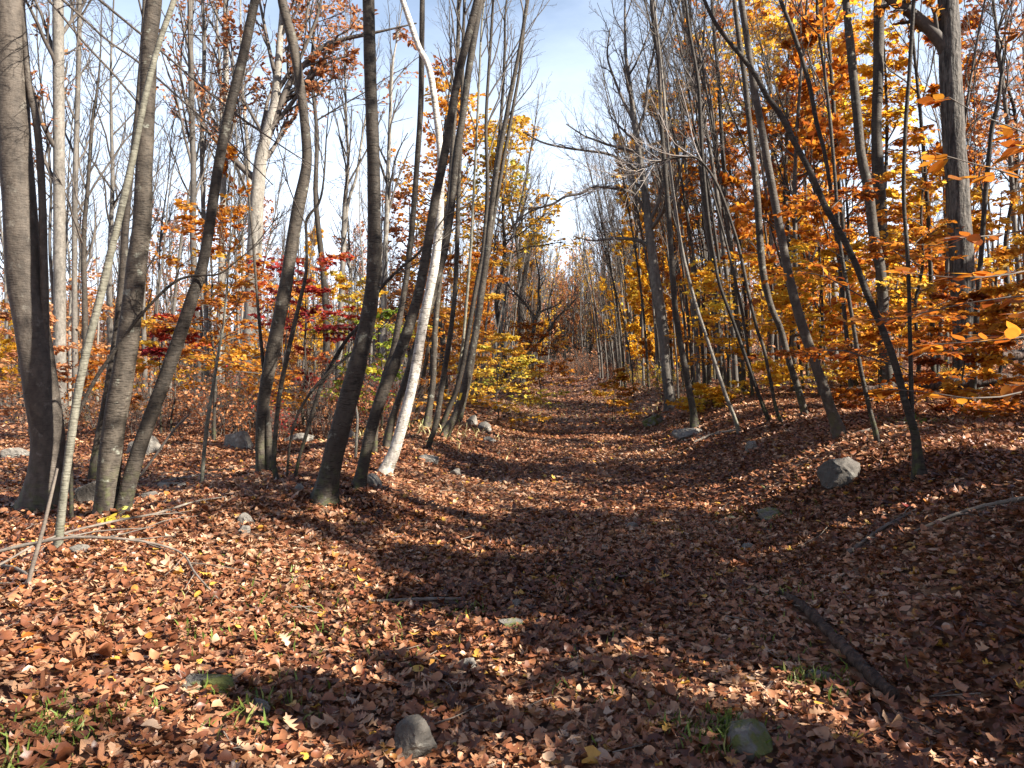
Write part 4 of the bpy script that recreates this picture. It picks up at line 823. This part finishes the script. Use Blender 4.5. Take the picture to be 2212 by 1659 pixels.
SH = {'bare': shrub_proto(1.6, 14, None, 0, 0), 'red': shrub_proto(1.2, 12, 'red', 1, .07), 'tan': shrub_proto(1.3, 14, 'brown', 2, .08), 'gold': shrub_proto(1.1, 10, 'olive', 3, .08)}
fresh = set(SH.values())
SW = {'bare': 'leafless grey brush', 'red': 'thin brush with small red leaves', 'tan': 'scrubby brush with tan leaves', 'gold': 'low brush with yellow-green leaves'}
def shrubs(n, X0, X1, y0, y1, kinds, wts, where, rel=True, s0=.6, s1=1.2):
    for q in range(n):
        Y = rs.uniform(y0, y1); X = (float(xc(Y)) if rel else 0) + rs.uniform(X0, X1) * (1 if rel else Y)
        k = rs.choice(kinds, p=wts); copytree(SH[k], (X, Y, float(hgt(X, Y))), rs.rand() * 6.28, rs.uniform(s0, s1), SW[k] + ' ' + where, 'brush ' + where)
shrubs(50, -.42, -.13, 13.5, 26, ['bare', 'red', 'tan'], [.35, .4, .25], 'on the ground behind the left row of trunks', False)
shrubs(14, -.68, -.36, 15, 26, ['bare', 'tan'], [.5, .5], 'behind the left-edge trunks', False)
shrubs(54, -6.2, -2.3, 19, 84, ['bare', 'tan', 'gold'], [.5, .3, .2], 'along the left side of the far path', True, .7, 1.4)
shrubs(48, 2.4, 6.5, 19, 80, ['bare', 'tan', 'gold'], [.5, .3, .2], 'along the right side of the far path', True, .5, 1.)
shrubs(46, -7, 9, 88, 112, ['bare', 'tan'], [.75, .25], 'blocking the far end of the path', True, 1.3, 2.6)
shrubs(16, .3, .66, 14, 24, ['bare', 'tan', 'gold'], [.4, .3, .3], 'under the right-hand trees', False, .5, 1.)

# ------------------------------------------------------------------ rocks
import bmesh
def rock(label, px, py, w, h, mt='rock', dep=.7, rot=0., flat=1., sunk=.35, name='rock'):
    g = onground(px, py); Y = g[1]; W_ = w / F * Y; H_ = h / F * Y
    bm = bmesh.new(); bmesh.ops.create_icosphere(bm, subdivisions=4, radius=1)
    V = np.array([v.co[:] for v in bm.verts]); Fc = np.array([[v.index for v in f.verts] for f in bm.faces]); bm.free()
    ns = rs.normal(size=(15, 3)); ns = nrm(ns); cut = rs.uniform(.5, .95, 15)
    for a, c in zip(ns, cut):
        d = V @ a; V = V - np.maximum(d - c, 0)[:, None] * a * .97
    for q in range(5):
        a = rs.normal(size=3) * (2 + q * 1.6); V = V * (1 + .035 / (1 + .5 * q) * np.sin(V @ a + rs.rand() * 6))[:, None]
    V = V / np.abs(V).max(0)
    V = V * np.array([W_ / 2, W_ / 2 * dep, H_ / (2 - 2 * sunk)]); c, s = math.cos(rot), math.sin(rot)
    V = np.stack([V[:, 0] * c - V[:, 1] * s, V[:, 0] * s + V[:, 1] * c, V[:, 2] + H_ - H_ / (2 - 2 * sunk)], 1)
    V = V + rs.normal(size=V.shape) * .007 * W_; b = MB(); b.add(V, Fc); o = b.build(name, M[mt], smooth=False); o.location = g + np.array([0, W_ * dep * .3, .012]); EXCL.append((g[0], g[1] + W_ * dep * .3, W_ / 2 + .015, W_ / 2 * dep + .015, rot)); o['label'] = label; o['category'] = 'rock'
    return o
rock('large pale grey boulder with a cracked face left of the kinked maple', 511, 972, 66, 44, 'rock', .8)
rock('wide grey boulder half hidden between the double maple stems', 300, 985, 78, 42, 'rock', .7)
rock('low long grey rock left of the thick left-edge trunk', 30, 992, 90, 22, 'rock', .6)
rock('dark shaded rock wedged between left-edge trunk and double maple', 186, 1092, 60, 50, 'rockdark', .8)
rock('small pale flat stone right of the double maple foot', 320, 1084, 46, 18, 'rock', .7)
rock('thin pale slab lying beside the leaning dead pole', 368, 1058, 74, 16, 'rock', .5)
rock('rounded tan stone alone on the leafy slope', 529, 1138, 40, 26, 'rock', .8)
rock('brown stone touching the rounded tan stone', 524, 1158, 36, 16, 'rock', .8)
rock('pale grey stone near the thin crooked sapling foot', 644, 1066, 26, 18, 'rock', .8)
rock('flat sunlit stone behind the kinked maple', 640, 958, 70, 20, 'rock', .7)
rock('grey rock leaning against the dark leaning maple foot', 806, 1058, 34, 36, 'rock', .9, .4)
rock('upright grey stone behind the big straight maple', 757, 950, 18, 26, 'rock', .8)
rock('flat grey stone right of the white birch foot', 925, 1003, 54, 18, 'rock', .6)
rock('small tan stone at the left edge of the path', 985, 1030, 26, 17, 'rock', .8)
rock('bluish narrow stone lying at the left edge of the path', 1056, 956, 34, 12, 'rock', .5, -.4)
rock('pale rock beyond the blazed trunk foot', 1046, 932, 32, 20, 'rock', .8)
rock('whitish lump of stone right behind the blazed clump', 1018, 922, 28, 24, 'rock', .8)
rock('mossy brown boulder at the right edge of the path ahead of the gnarled oak', 1414, 922, 50, 26, 'rockmoss', .7)
rock('broad flat stone under the trunk at the right path edge', 1492, 948, 96, 22, 'rock', .7)
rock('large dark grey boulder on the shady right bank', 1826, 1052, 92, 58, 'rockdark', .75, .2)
rock('small grey stone on the right bank left of the pale-sided maple', 1626, 976, 30, 22, 'rock', .8)
rock('mossy flat stone in the shade of the right bank', 1668, 1128, 60, 24, 'rockmoss', .7)
rock('low mossy stone left of the flat mossy one on the right', 1580, 1130, 44, 12, 'rockmoss', .7)
rock('small flat grey stone in the middle of the path', 1362, 1145, 36, 14, 'rock', .7)
rock('small grey stone in the right foreground shade', 1614, 1190, 30, 14, 'rock', .7)
rock('pale stone beside the slim pale sapling foot', 168, 1205, 54, 22, 'rock', .6)
rock('whitish stone at the base of the thick left-edge trunk', 36, 1108, 60, 22, 'rock', .6)
rock('flat greenish stone in the centre of the foreground', 1104, 1362, 60, 18, 'rockmoss', .6)
rock('pale tan stone lying bright among dark leaves in the centre', 1114, 1316, 36, 16, 'rock', .8)
rock('small bluish grey stone in the centre foreground', 1010, 1450, 46, 20, 'rock', .7)
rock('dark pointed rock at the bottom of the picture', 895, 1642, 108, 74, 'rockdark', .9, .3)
rock('mossy lichen-spotted slab at the bottom right of the path', 1625, 1640, 110, 60, 'rockmoss', 1.5, .35)
rock('small white stone beside the rotten branch', 1776, 1478, 62, 26, 'rock', .7)
rock('low mossy rock half buried in sunlit leaves at the left', 440, 1500, 150, 28, 'rockmoss', .5, -.3)
rock('thin stone edge poking out right of the half buried mossy rock', 560, 1540, 70, 16, 'rock', .4, -.6)

# ------------------------------------------------------------------ fallen wood
def fallen(name, label, pts, mt='stick', lift=.0, cat='branch', twigs=0, s=8):
    """pts: photo x, y, width px [, height above ground]"""
    Q = []
    for p in pts:
        g = onground(p[0], p[1]); r = p[2] / F * g[1] / 2
        Q.append([g[0], g[1], g[2] + r * .85 + .025 + (p[3] if len(p) > 3 else 0), r])
    D = densify(np.array(Q), 40); P, Rd = D[:, :3], np.maximum(D[:, 3], .002)
    nz_ = 1 + .12 * np.sin(np.arange(40) * 1.3 + rs.rand() * 6) + .10 * rs.normal(size=40)
    b = MB(); b.add(*tubes(P[None], (Rd * nz_)[None], s))
    for e, sg in ((0, 1), (-1, -1)):                       # close both broken ends
        k = b.n - 40 * s; ring = (np.arange(s) if e == 0 else 39 * s + np.arange(s))
        Vr = b.V[0][ring]; cc = Vr.mean(0); b2 = np.vstack([Vr, cc - sg * nrm(P[1] - P[0]) * Rd[e] * .5]); b.add(b2, np.array([(q, (q + 1) % s, s) for q in range(s)]))
    for q in range(40):
        if Rd[q] > .008 and P[q, 2] - float(hgt(P[q, 0], P[q, 1])) < .1: EXCL.append((P[q, 0], P[q, 1], Rd[q] + .03, Rd[q] + .03, 0))
    loc = P[0].copy(); root = thing(name, label, cat, loc); b.build('stem', M[mt], root, loc)
    if twigs:
        C, Cr = grow(P[None], Rd[None], twigs, .2, 1., .7, .28, 6, .12, -.02, .6, .7, .003)
        for q in range(len(C)): m = MB(); m.add(*tubes(C[q:q + 1], Cr[q:q + 1], 4)); m.build('twig', M[mt], root, loc)
    return root
fallen('fallen_branch', 'dark rotten branch lying in the right foreground leaves', [(1682, 1288, 8), (1712, 1310, 17), (1750, 1342, 22), (1785, 1380, 22), (1812, 1410, 27), (1860, 1462, 29), (1905, 1505, 30), (1930, 1524, 24)], 'rot', s=12)
fallen('fallen_branch', 'slim grey stick curving over the shady right bank', [(1832, 1206, 10), (1870, 1180, 9), (1910, 1150, 8), (1950, 1128, 7), (1980, 1112, 6)], 'stick', twigs=3)
fallen('fallen_branch', 'long thin grey branch at the right edge in shade', [(1975, 1160, 5), (2050, 1130, 8), (2130, 1105, 9), (2240, 1085, 11)], 'stick', twigs=5)
fallen('fallen_branch', 'short dark stick across the middle of the foreground', [(792, 1310, 5), (850, 1309, 7), (930, 1307, 8), (1000, 1306, 7)], 'stick')
fallen('fallen_branch', 'long grey bough reaching in from the left edge above the leaves', [(-40, 1240, 7, .08), (60, 1222, 8, .10), (160, 1214, 7, .12), (270, 1214, 6, .11), (345, 1219, 5, .09), (395, 1228, 4, .06), (420, 1265, 5, .05), (450, 1290, 4, .02), (500, 1335, 3, 0)], 'stick', twigs=9)
fallen('fallen_branch', 'thin brown twig running from the bough up past the double maple', [(-10, 1255, 5, .05), (110, 1205, 5, .1), (230, 1170, 5, .1), (340, 1140, 5, .08), (420, 1105, 4, .05), (490, 1085, 3, .02)], 'stick', twigs=6)
fallen('fallen_branch', 'grey stick fragment in the lower left edge leaves', [(-20, 1235, 7, .02), (40, 1250, 7, .02), (90, 1280, 5, 0)], 'stick')
fallen('fallen_branch', 'weathered split branch lying beside the thin pale slab', [(335, 1052, 5), (380, 1043, 8), (430, 1036, 8), (470, 1034, 5)], 'stick')
fallen('fallen_branch', 'dark stick on the ground between leaning pole and kinked maple', [(330, 1030, 5), (430, 1026, 6), (520, 1020, 6), (580, 1015, 5)], 'rot', twigs=4)
fallen('fallen_log', 'dark fallen log lying level behind the near forked beech', [(1830, 872, 18, .12), (1950, 868, 22, .15), (2080, 862, 24, .16), (2230, 852, 26, .18)], 'rot', cat='log', s=12)
fallen('fallen_log', 'higher dark fallen log crossing the right edge of the picture', [(2090, 836, 14, .5), (2150, 828, 18, .45), (2250, 815, 22, .4)], 'rot', cat='log', s=12)
fallen('fallen_branch', 'bleached stick on the right bank in front of the fallen log', [(1820, 950, 4), (1880, 935, 6), (1930, 925, 5), (1970, 915, 4)], 'stick', twigs=3)
fallen('fallen_branch', 'thin bleached stick beside the broad flat stone', [(1500, 960, 5), (1540, 945, 6), (1590, 935, 5)], 'stick', twigs=4)

# ------------------------------------------------------------------ scatter the fallen leaves round what pokes through them
lb = MB()
nearpath = lambda x, y: rs.rand(len(x)) < 1.0
scatter(lb, 16000, 1.8, 7.5, WID[0], WID[1], .054, .24, lift=.035, curl=1.2)
scatter(lb, 42000, 1.8, 7.5, BEE[0], BEE[1], .053, .26, lift=.035, curl=1.1)
scatter(lb, 17000, 1.8, 7.5, OAK[0], OAK[1], .07, .22, lift=.04, curl=1.1)
scatter(lb, 7000, 1.8, 7.5, MAP[0], MAP[1], .056, .22, lift=.04, curl=1.1)
scatter(lb, 210000, 7, 17, LT6, LF6, .059, .30, lift=.035, curl=1.1)
scatter(lb, 14000, 7, 14, OAK[0], MAP[1], .07, .26, curl=1.1)
scatter(lb, 130000, 16.5, 50, LT4, LF4, .115, .3, 1.5)
scatter(lb, 60000, 48, 112, LT4, LF4, .26, .3, 1.2, mask=lambda x, y: np.abs(x - xc(y)) < 14)
for bx, by, br_ in BASES:                                   # leaves drifted against the trunk feet
    if by > 18: continue
    n = int(60 + 700 * br_); dd = rs.rand(n) ** .8 * (.12 + 1.6 * br_); az = rs.rand(n) * 6.283
    x = bx + np.cos(az) * (br_ * 1.05 + dd); y = by + np.sin(az) * (br_ * 1.05 + dd); k = .12 + 1.6 * br_
    p = np.stack([x, y, hgt(x, y) + .015 + (.03 + .45 * br_) * (1 - dd / k) ** 1.5 * rs.uniform(.5, 1, n)], 1)
    nn = np.stack([np.cos(az) * .5, np.sin(az) * .5, np.ones(n)], 1) + rs.normal(size=(n, 3)) * .25
    a2 = rs.rand(n) * 6.283; d = np.stack([np.cos(a2), np.sin(a2), 0 * a2], 1); nn = nrm(nn); d = d - (d * nn).sum(1, keepdims=True) * nn
    place(lb, BEE[0], BEE[1], p, d, nn, .07 * rs.uniform(.6, 1.3, n), np.clip(rs.beta(1.7, 1.9, n), 0, .94), (rs.normal(size=n) * .5, rs.normal(size=n), rs.normal(size=n) * .6))
o = lb.build('leaf_litter', M['litter']); o['kind'] = 'stuff'; o['label'] = 'brown and tan fallen oak, maple and beech leaves covering the forest floor'


wb = MB(); x, y = litter_pts(900, 1.9, 20, 1.6); n = len(x); az = rs.rand(n) * 6.283; L = rs.uniform(.06, .28, n) * np.where(rs.rand(n) < .12, 2.2, 1)
P = np.stack([np.stack([x + np.cos(az + q * rs.normal(size=n) * .12) * L * q / 3, y + np.sin(az + q * rs.normal(size=n) * .12) * L * q / 3, 0 * x], 1) for q in range(4)], 1)
P[..., 2] = hgt(P[..., 0], P[..., 1]) + .04 + rs.rand(n)[:, None] * .02 + rs.normal(size=(n, 4)) * .006
wb.add(*tubes(P, rs.uniform(.0015, .0045, n)[:, None] * np.linspace(1, .6, 4)[None], 4))
o = wb.build('twig_litter', M['stick']); o['kind'] = 'stuff'; o['label'] = 'countless small broken twigs scattered among the fallen leaves'
